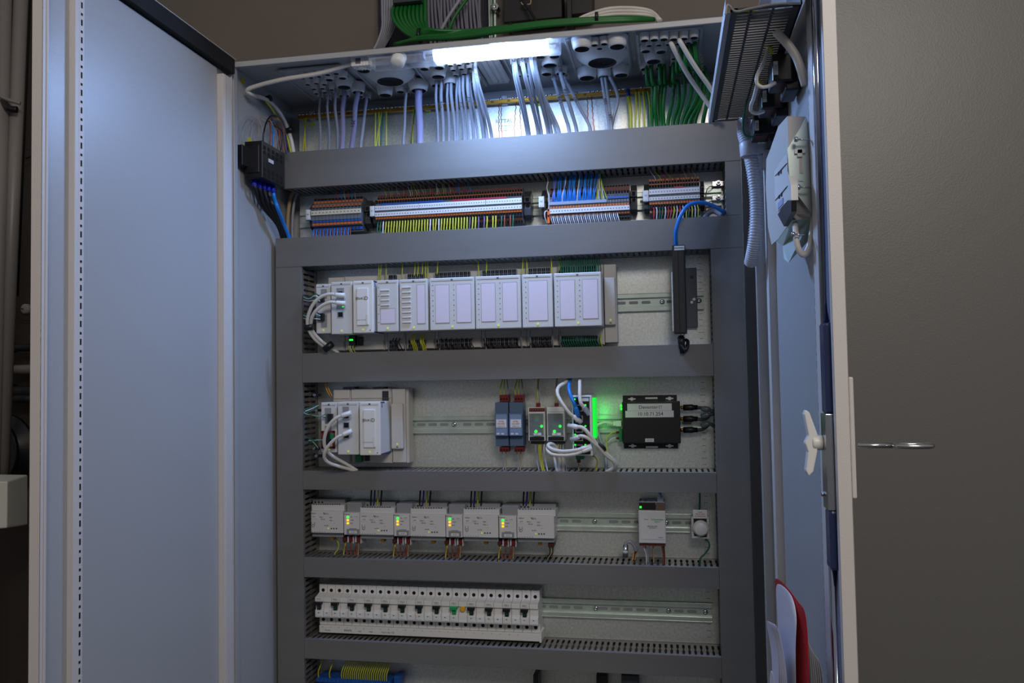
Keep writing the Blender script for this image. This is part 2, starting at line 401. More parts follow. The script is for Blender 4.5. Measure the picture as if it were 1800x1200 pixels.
# ================================================================ DIN RAILS
def rail(label, zc, x0, x1, screws):
    t = thing('din_rail', label, 'mounting rail', ((x0 + x1) / 2, 0, zc))
    m = MB(); h = .0175
    prof = [(-.0002, -h + .0085), (-.0012, -h + .0085), (-.0012, h - .0085), (-.0062, h - .0085), (-.0062, h - .0015)]
    for s in (1, -1):
        m.box(x0, x1, -.0012 - .0055, -.0002, s * (h - .0085) - .0005 + zc, s * (h - .0085) + .0005 + zc)
        a, b = sorted((s * (h - .0085) + zc, s * h + zc)); m.box(x0, x1, -.0075, -.0065, a, b)
        m.box(x0, x1, -.0085, -.0065, s * h - .0006 + zc, s * h + .0006 + zc)
    m.box(x0, x1, -.0012, -.0002, -h + .0085 + zc, h - .0085 + zc)
    m.build('profile', RAIL, t, .0004)
    m = MB(); x = x0 + .02
    while x < x1 - .02:
        if all(abs(x - s) > .014 for s in screws):
            m.prism([(x + dx, zc + dz) for dx, dz in [(-.009, -.002), (-.007, -.003), (.007, -.003), (.009, -.002), (.009, .002), (.007, .003), (-.007, .003), (-.009, .002)]], -.0015, -.0013, 'y')
        x += .025
    m.build('oblong_slot', MGREY, t)
    for s in screws:
        MB().lathe((s, -.0012, zc), (0, -1, 0), [(0, .0052), (.002, .005), (.0035, .003), (.0035, .0012), (.002, .0011)], 14).build('screw', STEEL, t)
    return t
zB, zC, zD, zE, zF = .3305, .1245, -.108, -.3145, -.4855
def railz(px, py): return at(px, py, -.0075).z
zB = railz(940, 363.5); zC = railz(1130, 531); zD = railz(800, 746); zE = railz(1045, 917); zF = railz(1045, 1070)
sx = lambda px, py: at(px, py, -.0075).x
rail('galvanised rail behind the coloured terminal blocks', zB, -.572, .325, [])
rail('galvanised rail behind the upper controller rack, its free end at the black injector', zC, X1 + .012, X2 - .012, [sx(1164, 528), sx(1229, 526)])
rail('galvanised rail of the row with the green-lit network switch', zD, X1 + .012, X2 - .012, [sx(797, 745)])
rail('galvanised rail of the row with amber-lit lighting modules', zE, X1 + .012, X2 - .012, [sx(1045, 918), sx(1172, 922)])
rail('galvanised rail behind the breaker row, bare on its right half', zF, X1 + .012, X2 - .012, [sx(1047, 1070), sx(1175, 1073), sx(1240, 1074)])

# ================================================================ LAMP UNDER THE ROOF
yl = -.222
A0, A1 = at(766, 100, yl), at(962, 82, yl)
zl = .5885
lamp = thing('cabinet_lamp', 'lit white LED strip lamp with clear end caps under the cabinet roof', 'lamp', (-.1, yl, zl))
m = MB().prism([(yl - .020, zl + .004), (yl + .020, zl + .004), (yl + .020, zl - .010), (yl + .013, zl - .020), (yl - .013, zl - .020), (yl - .020, zl - .010)], A0.x, A1.x, 'x')
m.build('light_strip', LAMPE, lamp)
x0 = at(655, 112, yl).x; x9 = at(984, 80, yl).x
CLP = lambda a, b: MB().prism([(yl - .021, zl + .005), (yl + .021, zl + .005), (yl + .021, zl - .012), (yl + .014, zl - .022), (yl - .014, zl - .022), (yl - .021, zl - .012)], a, b, 'x')
CLP(x0, A0.x - .0005).build('clear_cover', CLEAR, lamp)
CLP(A1.x + .0005, x9).build('clear_end_cap', CLEAR, lamp)
xk = at(706, 113, yl).x
MB().lathe((xk, yl - .012, zl - .008), (-.1, -.6, -1), [(0, .014), (.018, .0135), (.022, .010), (.023, .0)], 20, cap=False).build('motion_sensor', WHITE, lamp)
m = MB()
for dx in (-.030, -.012, .016, .030, .040): m.box(xk + dx - .004, xk + dx + .005, yl - .008, yl + .006, zl - .012, zl + .002)
m.build('circuit_parts', mat('lamp_electronics', (120, 128, 150), .5), lamp)
m = MB().box(xk - .003, x9 - .002, yl - .018, yl + .018, zl + .0045, zl + .0058); m.build('back_bar', LGREY, lamp)
xa = at(622, 114, yl).x; xb = at(657, 112, yl).x
cn = MB().box(xa, xb, yl - .012, yl + .012, zl - .018, zl + .004).box(xa - .003, xa, yl - .009, yl + .009, zl - .016, zl)
for k in range(5): cn.box(xb - .004 - k * .006, xb - .002 - k * .006, yl - .013, yl + .013, zl - .019, zl + .0045)
cn.build('plug', WHITE, lamp, .001)
MB().box(xa + .008, xa + .018, yl - .0133, yl - .0128, zl - .014, zl - .004).build('print', INKG, lamp)
wire('lamp_cable', 'white cable looping from the lamp plug to the cabinet wall and down', 'cable',
     [(xa - .002, yl, zl - .008), at(560, 129, -.215), at(500, 139, -.212), at(455, 150, -.205), at(435, 158, -.204), at(442, 166, -.190), at(470, 176, -.12), at(490, 196, -.078), at(506, 226, -.045), at(515, 262, -.035), at(517, 300, -.045)], .0043, CABLEW, n=10)
wire('earth_wire', 'long yellow-green wire strapped to the white lamp cable', 'wire', [at(467, 178, -.125), at(478, 192, -.10), at(494, 219, -.06), at(505, 242, -.042), at(512, 272, -.04)], .0022, YELLOW)
for k, (a, b) in enumerate(((471, 174), (509, 229))):
    q = at(a, b, -.116 if k == 0 else -.045)
    tag(MB().cyl(q + Vector((-.007, 0, -.001)), q + Vector((.007, 0, .002)), .0066, 12).build('cable_tie', BLACK), 'black cable tie on the white lamp cable, %s of two' % ('upper' if k == 0 else 'lower'), 'cable tie')

# ================================================================ CABLE ENTRY PLATES IN THE ROOF
ZP = ZT - .006
def nip(px, py, rp): 
    zz = .567 if rp > 9 else .573
    p = atz(px, py, zz); d = (p - CPOS).dot(FWD); return p, rp * d / F_PX
def gland_plate(label, x0, x1, y0, y1, nips, rmain=None):
    t = thing('cable_entry_plate', label, 'cable entry plate', ((x0 + x1) / 2, (y0 + y1) / 2, ZP), 'cable entry plates in the cabinet roof')
    m = MB().box(x0, x1, y0, y1, ZP - .003, ZP + .001)
    m.box(x0 + .002, x0 + .006, y0, y1, ZP - .006, ZP - .003).box(x1 - .006, x1 - .002, y0, y1, ZP - .006, ZP - .003)
    m.build('plate', POWDER, t, .0008)
    for px, py, rp in nips:
        p, r = nip(px, py, rp); base = r * 1.35 if rp < 20 else r * 1.75
        top = ZP - .002 - p.z
        m = MB().lathe(p, (0, 0, 1), [(0, r * .93), (0, r), (top * .15, r * 1.13), (top * .45, r + (base - r) * .62), (top * .75, r + (base - r) * .9), (top, base)], 24 if rp > 9 else 14, cap=False)
        m.lathe(p, (0, 0, 1), [(top * .45, 0.0001), (top * .45, r * .86), (.0002, r * .925), (0, r * .94)], 24 if rp > 9 else 14, mi=1, cap=False)  # inner lining coloured dark to stand for the shade inside the hole
        m.build('grommet', [LGREY, mat('grommet_hole_shade', (44, 45, 48), .8)], t)
    return t
def span(a, b, py): return atz(a, py, ZP).x, atz(b, py, ZP).x
gland_plate('leftmost cable entry plate, half filled with tiny nipples', *span(520, 636, 150), -.205, -.035,
    [(605, 154, 12), (605, 169, 9), (629, 163, 10), (644, 174, 7), (634, 170, 4.5), (602, 138, 7), (579, 141, 7), (591, 130, 5), (576, 132, 5)] +
    [(a, b, 4.2) for a, b in ((532, 138), (547, 137), (561, 135), (541, 149), (556, 147), (570, 149), (552, 157), (567, 156), (556, 165), (571, 163), (583, 158), (563, 172), (577, 168), (590, 165), (578, 176), (591, 173))])
gland_plate('cable entry plate with one large open hole, left of the lamp sensor', *span(640, 736, 140), -.205, -.035,
    [(686, 144, 25), (639, 125, 12), (677, 168, 11), (704, 162, 7), (736, 160, 14), (715, 165, 6)])
gland_plate('cable entry plate crowded with thin cables behind the lamp', *span(742, 850, 135), -.205, -.035,
    [(770, 136, 12), (746, 122, 8), (772, 120, 9), (767, 151, 9), (791, 148, 10)] +
    [(a, b, 4.6) for a, b in ((792, 116), (807, 115), (822, 112), (797, 124), (811, 122), (825, 121), (801, 133), (816, 131), (832, 128), (805, 142), (822, 139), (836, 135), (812, 148), (839, 143), (826, 147))])
bp = thing('cable_entry_plate', 'blank cover plate with pressed ribs between two cable-filled entry plates', 'cable entry plate', (-.12, -.12, ZP), 'cable entry plates in the cabinet roof')
a, b = span(853, 890, 135)
m = MB().box(a, b, -.205, -.035, ZP - .003, ZP + .001)
for k in range(3):
    xx = a + (b - a) * (.2 + .3 * k); m.prism([(xx, ZP - .003), (xx + .004, ZP - .006), (xx + .010, ZP - .006), (xx + .014, ZP - .003)], -.19, -.05, 'y')
m.build('plate', LGREY, bp, .0008)
gland_plate('cable entry plate right of the lit lamp, grey cables hanging from its left side', *span(893, 992, 120), -.205, -.035,
    [(967, 116, 13), (950, 101, 8), (975, 100, 9), (961, 131, 9), (986, 130, 9)] +
    [(a, b, 4.6) for a, b in ((905, 105), (917, 104), (932, 102), (902, 114), (915, 115), (929, 112), (941, 111), (907, 124), (921, 125), (935, 122), (912, 134), (927, 134), (941, 134), (975, 142), (995, 141))])
gland_plate('cable entry plate with one very large hole and round corner nipples', *span(1003, 1110, 105), -.225, -.045,
    [(1059, 111, 27), (1023, 87, 14), (1085, 83, 14), (1045, 80, 6), (1062, 78, 6), (1054, 86, 5), (1032, 138, 14), (1062, 136, 10), (1092, 133, 12)])
gland_plate('rightmost cable entry plate, above the green cables', *span(1120, 1232, 95), -.25 + .02, -.045,
    [(1133, 72, 7), (1150, 71, 7), (1167, 70, 7), (1184, 70, 7), (1202, 69, 7), (1220, 67, 7), (1141, 81, 5), (1158, 80, 5), (1175, 79, 5), (1192, 78, 5), (1210, 76, 5), (1135, 91, 8), (1162, 92, 9), (1149, 109, 13), (1134, 122, 8), (1161, 121, 9), (1135, 132, 5),
     (1184, 104, 4.2), (1184, 114, 4.2), (1183, 124, 4.2), (1194, 92, 4.5), (1205, 92, 4.5), (1218, 88, 4.5)])

# ================================================================ INCOMING CABLES
def drop(name, label, cat, a, b, r, m, y0=None, mids=(), group=None, note=None):
    """a cable from its nipple in the roof down behind the top duct cover"""
    p = atz(a[0], a[1], .566)
    q = at(b[0], b[1], -.045); e = Vector((q.x, -.045, q.z - .03))
    k1 = p.lerp(q, .25); k1.y = p.y * .85 + q.y * .15
    k2 = p.lerp(q, .62); k2.y = p.y * .35 + q.y * .65
    pts = [p + Vector((0, 0, .012)), p, k1] + ([at(*mm) for mm in mids] or [k2]) + [q, e]
    o = wire(name, label, cat, pts, r, m, group, n=9)
    if note:
        s, px, py, sz = note
        c = at(px, py, -.05); best = None
        # letters written along the sheath, on the side that faces the room
        P = [Vector(v.co) for v in o.data.vertices]; near = min(P, key=lambda v: abs(v.z - c.z) * 3 + v.y)
        X = Vector((q.x - p.x, 0, q.z - p.z)).normalized()
        Xd = Vector((0.10 if q.x > p.x else 0, -.1, -1)).normalized() if False else Vector((X.x * .6, 0, -1)).normalized()
        Y = Vector((Xd.z, 0, -Xd.x)) * -1; Z = Xd.cross(Y)
        if Z.y > 0: Y = -Y; Z = -Z
        ctr = min(P, key=lambda v: abs(v.z - c.z)); ring = [v for v in P if abs(v.z - ctr.z) < .006]
        cx = sum(v.x for v in ring) / len(ring); fy = min(v.y for v in ring)
        A = Matrix(((Xd.x, Y.x, Z.x, 0), (Xd.y, Y.y, Z.y, 0), (Xd.z, Y.z, Z.z, 0), (0, 0, 0, 1)))
        text(s, (cx, fy - .0004, c.z), sz, INK, o, 'handwriting', ax=A)
    return o
GC = 'grey cables hanging from the roof plates'
lst = [((563, 172), (562, 264), .0026, None), ((577, 168), (578, 262), .0026, None), ((590, 166), (593, 260), .0030, None),
       ((605, 170), (601, 259), .0052, None), ((629, 165), (618, 258), .0050, ('1251', 619, 222, .012)), ((644, 176), (634, 256), .0036, None),
       ((714, 166), (709, 249), .0030, None), ((736, 162), (738, 247), .0076, None), ((767, 152), (770, 247), .0028, None),
       ((776, 150), (779, 245), .0034, ('1520', 779, 195, .010)), ((787, 149), (789, 243), .0028, None), ((793, 148), (800, 243), .0034, None), ((804, 146), (804, 242), .0028, None),
       ((808, 144), (816, 241), .0034, ('1311', 812, 195, .009)), ((814, 140), (823, 241), .0028, None), ((822, 140), (833, 241), .0036, ('1422', 822, 190, .009)), ((826, 147), (840, 240), .0028, None),
       ((833, 130), (850, 240), .0038, None), ((839, 143), (856, 238), .0034, None), ((836, 120), (864, 237), .0036, ('1251', 851, 172, .009)),
       ((905, 106), (930, 234), .0038, ('1425n', 920, 152, .014)), ((902, 116), (926, 234), .0028, None), ((918, 105), (946, 232), .0042, ('1422', 938, 155, .013)), ((929, 114), (952, 232), .0028, None),
       ((933, 103), (963, 230), .0038, ('1411', 951, 137, .013)), ((941, 113), (969, 230), .0034, None), ((941, 134), (982, 228), .0036, None), ((935, 124), (976, 229), .0028, None),
       ((975, 143), (1000, 227), .0036, ('1661', 989, 180, .011)), ((986, 132), (1013, 226), .0040, ('1691', 1004, 175, .011)), ((995, 142), (1037, 224), .0032, ('1251', 1020, 178, .009)),
       ((1058, 138), (1071, 222), .0034, ('1601', 1067, 180, .010)), ((1064, 138), (1075, 222), .0034, ('1691', 1075, 205, .009))]
for i, (a, b, r, note) in enumerate(lst):
    th = 'very thick ' if r > .007 else 'thick ' if r > .0045 else 'thin ' if r < .003 else ''
    drop('data_cable', '%sgrey cable hanging from the roof plates, %s' % (th, nth(i, len(lst) + 1)), 'cable', a, b, r, VIOLET if r > .0045 else GREYC, group=GC, note=note)
wire('data_cable', 'grey cable bowing right under the large-hole entry plate, rightmost grey one', 'cable', [atz(1072, 136, .575), atz(1072, 136, .566), at(1083, 158, -.06), at(1086, 178, -.05), at(1079, 205, -.045), at(1074, 228, -.04)], .0034, GREYC, GC, n=9)
gl = [((1136, 126), (1146, 218), [(1146, 150, -.07), (1147, 180, -.06)]), ((1145, 125), (1154, 217), [(1152, 150, -.075), (1151, 185, -.065)]), ((1160, 124), (1162, 216), [(1163, 145, -.07), (1160, 180, -.06)]),
      ((1168, 124), (1167, 216), [(1170, 145, -.07), (1166, 185, -.06)]), ((1180, 128), (1174, 216), [(1184, 150, -.07), (1181, 180, -.06)]), ((1184, 120), (1183, 215), [(1191, 145, -.07), (1192, 180, -.06)]),
      ((1190, 100), (1191, 215), [(1200, 130, -.09), (1203, 165, -.07)]), ((1197, 95), (1199, 214), [(1212, 125, -.1), (1215, 165, -.07)]), ((1206, 92), (1204, 214), [(1222, 125, -.1), (1226, 165, -.07)]),
      ((1214, 90), (1222, 213), [(1232, 120, -.1), (1238, 160, -.07)]), ((1222, 86), (1236, 213), [(1238, 120, -.1), (1246, 160, -.07)]), ((1218, 90), (1212, 214), [(1236, 140, -.08), (1230, 178, -.06)])]
for i, (a, b, md) in enumerate(gl):
    drop('network_cable', 'green cable hanging from the rightmost entry plate, %s of the green ones' % nth(i, len(gl)), 'cable', a, b, .0036 + .0004 * (i % 3), GREENW, mids=md, group='green cables hanging from the roof',
         note=('KNX bus', md[1][0] - 1, md[1][1] - 10, .0085) if i % 2 == 0 else None)
wire('data_cable', 'pale cable slanting right behind the perforated tray, lower of two', 'cable', [atz(1181, 79, .575), atz(1181, 79, .566), at(1208, 130, -.16), at(1240, 176, -.12), at(1262, 208, -.1)], .0042, CABLEW, n=10)
wire('data_cable', 'pale cable slanting right behind the perforated tray, upper of two', 'cable', [atz(1196, 74, .575), atz(1196, 74, .566), at(1222, 117, -.19), at(1250, 157, -.15), at(1275, 200, -.12)], .0042, CABLEW, n=10)

# ---- brass earth bar with screw clamps, and what hangs from it
e0, e1 = at(524, 209, -.016), at(1146, 160, -.016)
zb_ = (e0.z + e1.z) / 2 + .002
eb = thing('earth_bar', 'long brass earthing bar with a row of clamp screws behind the cables', 'earth bar', (0, -.01, zb_ - .006))
MB().box(e0.x, e1.x, -.021, -.013, zb_ - .0035, zb_ + .0035).build('bar', BRASS, eb, .0005)
k = 0; x = e0.x + .004; m1 = MB(); m2 = MB()
while x < e1.x:
    if (k // 9) % 2 == 0 or k % 3 == 0:
        m1.lathe((x, -.017, zb_ + .0030), (0, -.35, 1), [(0, .0034), (.004, .0036), (.0052, .0024), (.0045, .001)], 9)
    elif k % 2: MB().box(x - .003, x + .003, -.0225, -.021, zb_ - .002, zb_ + .002).build('clamp_hole', mat('dark_brass', (120, 84, 30), .4, .8), eb)
    x += .0088; k += 1
tag(m1.build('clamp_screw', STEEL, eb), None, None, kind='stuff')
for px in (549, 752, 887):
    q = at(px, 190, -.01); MB().box(q.x - .006, q.x + .006, -.013, -.0005, zb_ - .004, zb_ + .014).cyl((q.x, -.014, zb_ + .008), (q.x, -.019, zb_ + .008), .0045, 12).build('bracket', STEEL, eb, .0005)
for px, py in ((549, 219), (753, 196), (950, 184)):
    q = at(px, py, -.0005); tag(MB().box(q.x - .006, q.x + .006, -.0007, -.0001, q.z - .003, q.z + .003).build('earth_sticker', YGL), 'small yellow-green sticker under the earth bar near the %s' % {549: 'left corner', 753: 'very thick grey cable', 950: 'handwritten cables'}[px], 'sticker')
def ewire(label, px, pb, m, r=.0016, g='wires from the earth bar'):
    p = at(px, 190, -.02); p = Vector((p.x, -.02, zb_ - .003)); q = at(pb[0], pb[1], -.03)
    wire('earth_wire', label, 'wire', [p, p.lerp(q, .4) + Vector((.0015, -.004, 0)), q, q + Vector((0, 0, -.03))], r, m, g)
ys = [(535, (537, 268)), (538, (533, 268)), (660, (659, 256)), (666, (666, 255)), (671, (661, 256)), (673, (670, 255), GREEND), (679, (679, 254)), (727, (725, 248)), (729, (723, 249), GREEND)]
for i, q in enumerate(ys): ewire('%s wire dropping from the left half of the earth bar, %s' % ('dark green' if len(q) > 2 else 'yellow-green', nth(i, len(ys))), q[0], q[1], q[2] if len(q) > 2 else YELLOW)
ys = [(1118, (1117, 218)), (1124, (1124, 217)), (1131, (1133, 217)), (1136, (1141, 216), GREEND), (1139, (1143, 216))]
for i, q in enumerate(ys): ewire('%s wire beside the green cables, %s' % ('dark green' if len(q) > 2 else 'yellow-green', nth(i, len(ys))), q[0], q[1], q[2] if len(q) > 2 else YELLOW, .0018)
p = at(1104, 172, -.02); q = at(1109, 219, -.03)
fw = thing('earth_wire', 'thick yellow-green wire with dark blue ferrule, left of the green cables', 'wire', p)
MB().tube([(p.x, -.02, zb_ - .006), p.lerp(q, .5) + Vector((.002, -.003, 0)), q, q + Vector((0, 0, -.03))], .0036, 10).build('sheath', YELLOW, fw)
MB().cyl((p.x, -.02, zb_ + .004), (p.x + .0005, -.021, zb_ - .011), .0044, 12).build('ferrule', NAVY, fw)
br = [(878, 877, 233), (881, 882, 233), (908, 904, 231), (914, 916, 230), (917, 924, 229), (1033, 1034, 224), (1040, 1044, 224)]
for i, (a, b, c) in enumerate(br):
    p = at(a, 180, -.02); q = at(b, c, -.03); p = Vector((p.x, -.02, zb_ - .003)); P = []
    for k in range(15):
        t = k / 14; v = p.lerp(q, t); v.x += .0009 * math.sin(k * 2.4); v.y -= .004 * math.sin(t * PI); P.append(v)
    wire('braided_wire', 'twisted copper braid hanging from the earth bar, %s' % nth(i, len(br)), 'wire', P + [q + Vector((0, 0, -.02))], .0010, COPPER, 'copper braids', n=5, sub=3)

# ================================================================ ROW OF COLOURED TERMINAL BLOCKS
TBM = [TBGREY, ORANGE, RUST, HOLE, BLUE, DGREY]
def tb_mesh(kind, P):
    """one slim terminal block: stepped body, lever rows, wire funnels. x from 0 to P, z about the rail centre"""
    m = MB(); w = P * .93
    m.prism([(-.001, -.030), (-.001, .030), (-.020, .037), (-.034, .037), (-.036, .024), (-.045, .022), (-.047, .012), (-.049, .012), (-.049, -.012), (-.046, -.013), (-.044, -.024), (-.036, -.026), (-.034, -.037), (-.020, -.037)], 0, w, 'x', 0)
    def row(y, za, zb, mi, h=.0012, f=.12): m.box(w * f, w * (1 - f), y - h, y + .004, za, zb, mi)
    if kind == 'two_tier':      # short blue-orange blocks at the far left
        row(-.0455, .0170, .0205, 1); row(-.0365, .0262, .0305, 1); row(-.0462, .0115, .0155, 3, .0006); row(-.0375, .0330, .0365, 3, .0004)
        row(-.0490, .0085, .0105, 3, .0006, .2); row(-.0468, -.0165, -.0120, 4, .0010, .05); row(-.0445, -.0225, -.0175, 1, .002, .05); row(-.0378, -.0330, -.0270, 4, .001, .05)
    elif kind == 'blue_tier':
        row(-.0350, .0270, .0330, 2); row(-.0350, .0335, .0362, 3, .0006); row(-.0362, .0235, .0262, 2); row(-.0455, .0165, .0225, 3, .0008)
        row(-.0475, .0120, .0150, 5, .001, .1); row(-.0490, -.0010, .0045, 0, .0016, .05); row(-.0490, -.0075, -.0035, 1); row(-.0440, -.0235, -.0195, 1); row(-.0362, -.0330, -.0290, 3, .0008)
    else:
        row(-.0350, .0325, .0365, 2 if kind != 'tall' else 1); row(-.0352, .0275, .0315, 3, .0006); row(-.0364, .0235, .0268, 1); row(-.0460, .0165, .0225, 3, .0008)
        row(-.0475, -.0165, -.0125, 1, .0016, .05); row(-.0448, -.0235, -.0180, 3, .0008); row(-.0362, -.0310, -.0268, 2 if kind != 'tall' else 1); row(-.0348, -.0365, -.0322, 3, .0006)
    return m
def tb_row(name, desc, kind, n, xa, xb, zc, group):
    P = (xb - xa) / n; base = None
    for i in range(n):
        if base is None:
            base = tb_mesh(kind, P).build(name, TBM); o = base
        else:
            o = base.copy(); COL.objects.link(o)
        o.location = (xa + i * P, 0, zc)
        tag(o, '%s, %s' % (desc, nth(i, n)), 'terminal block', group)
def ax_(px, py, y=-.045): return at(px, py, y).x
g1 = (ax_(549, 372), ax_(636, 368)); g2 = (ax_(661, 365), ax_(918, 353)); g3 = (ax_(967, 372), ax_(1107, 368)); g4 = (ax_(1141, 340), ax_(1230, 336))
zz = zB
tb_row('terminal_block', 'terminal block with blue and orange levers in the small left group', 'two_tier', 14, g1[0], g1[1], zz, 'blue-orange terminal blocks in the left group')
tb_row('terminal_block', 'grey terminal block with orange levers in the longest group', 'std', 54, g2[0], g2[1], zz, 'terminal blocks in the longest group')
tb_row('terminal_block', 'terminal block with brown and blue tiers below the blue wires', 'blue_tier', 28, g3[0], g3[1], zz - .007, 'terminal blocks under the blue wires')
tb_row('terminal_block', 'grey terminal block with orange levers in the rightmost group', 'tall', 18, g4[0], g4[1], zz, 'terminal blocks in the right group')
def strip(label, xa, xb, za, zb, y, m, cat='marker strip', ticks=0, name='marker_strip', tm=None):
    t = thing(name, label, cat, ((xa + xb) / 2, y, zb))
    MB().box(xa, xb, y - .003, y, za, zb).build('carrier', m, t, .0003)
    if ticks:
        q = MB(); d = (xb - xa) / ticks
        for k in range(ticks):
            q.box(xa + d * (k + .3), xa + d * (k + .62), y - .0034, y - .003, (za + zb) / 2 - .0009, (za + zb) / 2 + .0009)
        q.build('print', tm or INKG, t)
    return t
strip('cream marker strip across the small left terminal group', g1[0], g1[1], zz - .0015, zz + .0085, -.049, mat('cream_marker', (206, 198, 172), .5), ticks=14)
xm = g2[0] + (g2[1] - g2[0]) * .305; xn = g2[0] + (g2[1] - g2[0]) * .76
for (a, b), nm in zip(((g2[0], xm - .0004), (xm + .0004, xn - .0004), (xn + .0004, g2[1])), ('left', 'middle', 'right')):
    strip('upper white marker strip on the longest terminal group, %s piece' % nm, a, b, zz + .0012, zz + .0110, -.049, LABEL, ticks=max(8, int((b - a) / .0052)))
strip('lower white marker strip running the whole longest terminal group', g2[0], g2[1], zz - .0115, zz - .0030, -.049, LABEL, ticks=54)
strip('blue bridge strip above the white markers of the longest terminal group', g2[0] + .012, g2[0] + (g2[1] - g2[0]) * .475, zz + .0125, zz + .0160, -.0475, STRIPB, 'bridge strip', name='bridge_strip')
strip('long red bridge strip above the white markers of the longest terminal group', g2[0] + (g2[1] - g2[0]) * .53, g2[0] + (g2[1] - g2[0]) * .90, zz + .0125, zz + .0158, -.0475, STRIPR, 'bridge strip', name='bridge_strip')
strip('white marker strip below the blue wires', g3[0], g3[1], zz - .0248, zz - .0155, -.049, LABEL, ticks=28, tm=STRIPB)
strip('short blue bridge strip right of the blue wires', g3[0] + (g3[1] - g3[0]) * .73, g3[1] - .001, zz - .0010, zz + .0035, -.049, STRIPB, 'bridge strip', name='bridge_strip')
strip('grey bridge strip that the blue wires plug into', g3[0], g3[0] + (g3[1] - g3[0]) * .72, zz - .0075, zz - .0015, -.049, mat('blue_grey_strip', (140, 154, 176), .5), 'bridge strip', name='bridge_strip')
strip('upper white marker strip on the right terminal group', g4[0], g4[1], zz + .0025, zz + .0125, -.049, LABEL, ticks=18)
strip('lower white marker strip on the right terminal group', g4[0], g4[1], zz - .0095, zz - .0025, -.049, LABEL, ticks=18)
strip('short red bridge strip above the markers of the right terminal group', g4[0] + (g4[1] - g4[0]) * .50, g4[0] + (g4[1] - g4[0]) * .68, zz + .0135, zz + .0165, -.0475, STRIPR, 'bridge strip', name='bridge_strip')
def clamp(label, x, wd=.009, lab=None):
    t = thing('end_bracket', label, 'end bracket', (x, 0, zz - .03), 'end brackets on the terminal rail')
    m = MB().prism([(-.001, -.024), (-.001, .024), (-.022, .030), (-.038, .016), (-.038, .004), (-.032, .002), (-.032, -.006), (-.038, -.008), (-.036, -.022), (-.022, -.030)], x, x + wd, 'x')
    m.v = [v + Vector((0, 0, zz)) for v in m.v]
    m.build('body', DGREY, t, .0006)
    MB().box(x + wd * .25, x + wd * .75, -.0385, -.038, zz + .0055, zz + .0135).cyl((x + wd / 2, -.0325, zz - .002), (x + wd / 2, -.0315, zz - .002), wd * .3).build('screw', HOLE, t)
    if lab:
        MB().box(x + lab[0], x + lab[1], -.052, -.038, zz - .010, zz + .0115).box(x + lab[0] + .002, x + lab[1] - .002, -.0525, -.052, zz - .008, zz + .0095).build('marker_holder', LABEL, t, .0006)
        text(lab[2], (x + (lab[0] + lab[1]) / 2, -.0527, zz + .001), .0045, INKG, t, 'print')
clamp('end bracket with white label at the left end of the left terminal group', g1[0] - .010, .009, (-.0015, .0075, 'X0'))
clamp('plain dark end bracket right of the left terminal group', g1[1] + .003, .013)
clamp('end bracket with white label left of the longest terminal group', g2[0] - .010, .0095, (-.001, .0085, 'X1'))
clamp('plain dark end bracket right of the longest terminal group', g2[1] + .002, .014)
clamp('end bracket with white label left of the blue wires', g3[0] - .0185, .009, (-.0035, .0075, 'X2'))
clamp('plain dark end bracket right of the group with blue wires', g3[1] + .002, .012)
clamp('end bracket with white label left of the right terminal group', g4[0] - .0105, .010, (-.0015, .0095, 'X3'))
clamp('plain dark end bracket right of the right terminal group', g4[1] + .002, .007)
os_ = thing('end_clip', 'orange end clip at the left end of the group with blue wires', 'end clip', (g3[0] - .0045, 0, zz - .03))
MB().box(g3[0] - .006, g3[0] - .0006, -.048, -.002, zz - .043, zz - .0135).build('body', mat('bright_orange', (226, 104, 30), .45), os_, .0006)
MB().box(g3[0] - .005, g3[0] - .0016, -.0485, -.048, zz - .030, zz - .026).box(g3[0] - .005, g3[0] - .0016, -.0485, -.048, zz - .018, zz - .014).box(g3[0] - .005, g3[0] - .0016, -.0485, -.048, zz - .010, zz - .008).build('slot', HOLE, os_)

def twire(label, cat, x, z0, y0, dx, drop_, m, r, group, up=False, wig=0.):
    """wire from a terminal into the duct above (up) or below; drop_ = length"""
    s = 1 if up else -1
    p = Vector((x, y0, z0))
    wire('connecting_wire', label, cat, [p, p + Vector((dx * .1 + wig, -.005, s * drop_ * .22)), p + Vector((dx * .6 - wig, -.006, s * drop_ * .6)), p + Vector((dx, .006, s * drop_))], r, m, group, n=6, sub=4)
# left group: blue / brown pairs below
n = 22
for i in range(n):
    x = g1[0] + .001 + (g1[1] - g1[0]) * .78 * i / n
    twire('%s wire below the small left terminal group, %s' % ('blue' if i % 2 == 0 else 'brown', nth(i, n)), 'wire', x, zz - .029, -.040, .004 + .002 * (i % 2), .040, BLUEW if i % 2 == 0 else BROWNW, .0014, 'blue and brown wires below the left group')
for i in range(6):
    x = g1[0] + (g1[1] - g1[0]) * (.50 + .07 * i)
    twire('thin %s wire above the small left terminal group, %s' % (('red', 'blue', 'grey')[i % 3], nth(i, 6)), 'wire', x, zz + .030, -.035, -.003 + .001 * i, .030, (REDW, BLUEW, GREYC)[i % 3], .0008, 'thin wires above the left group', True)
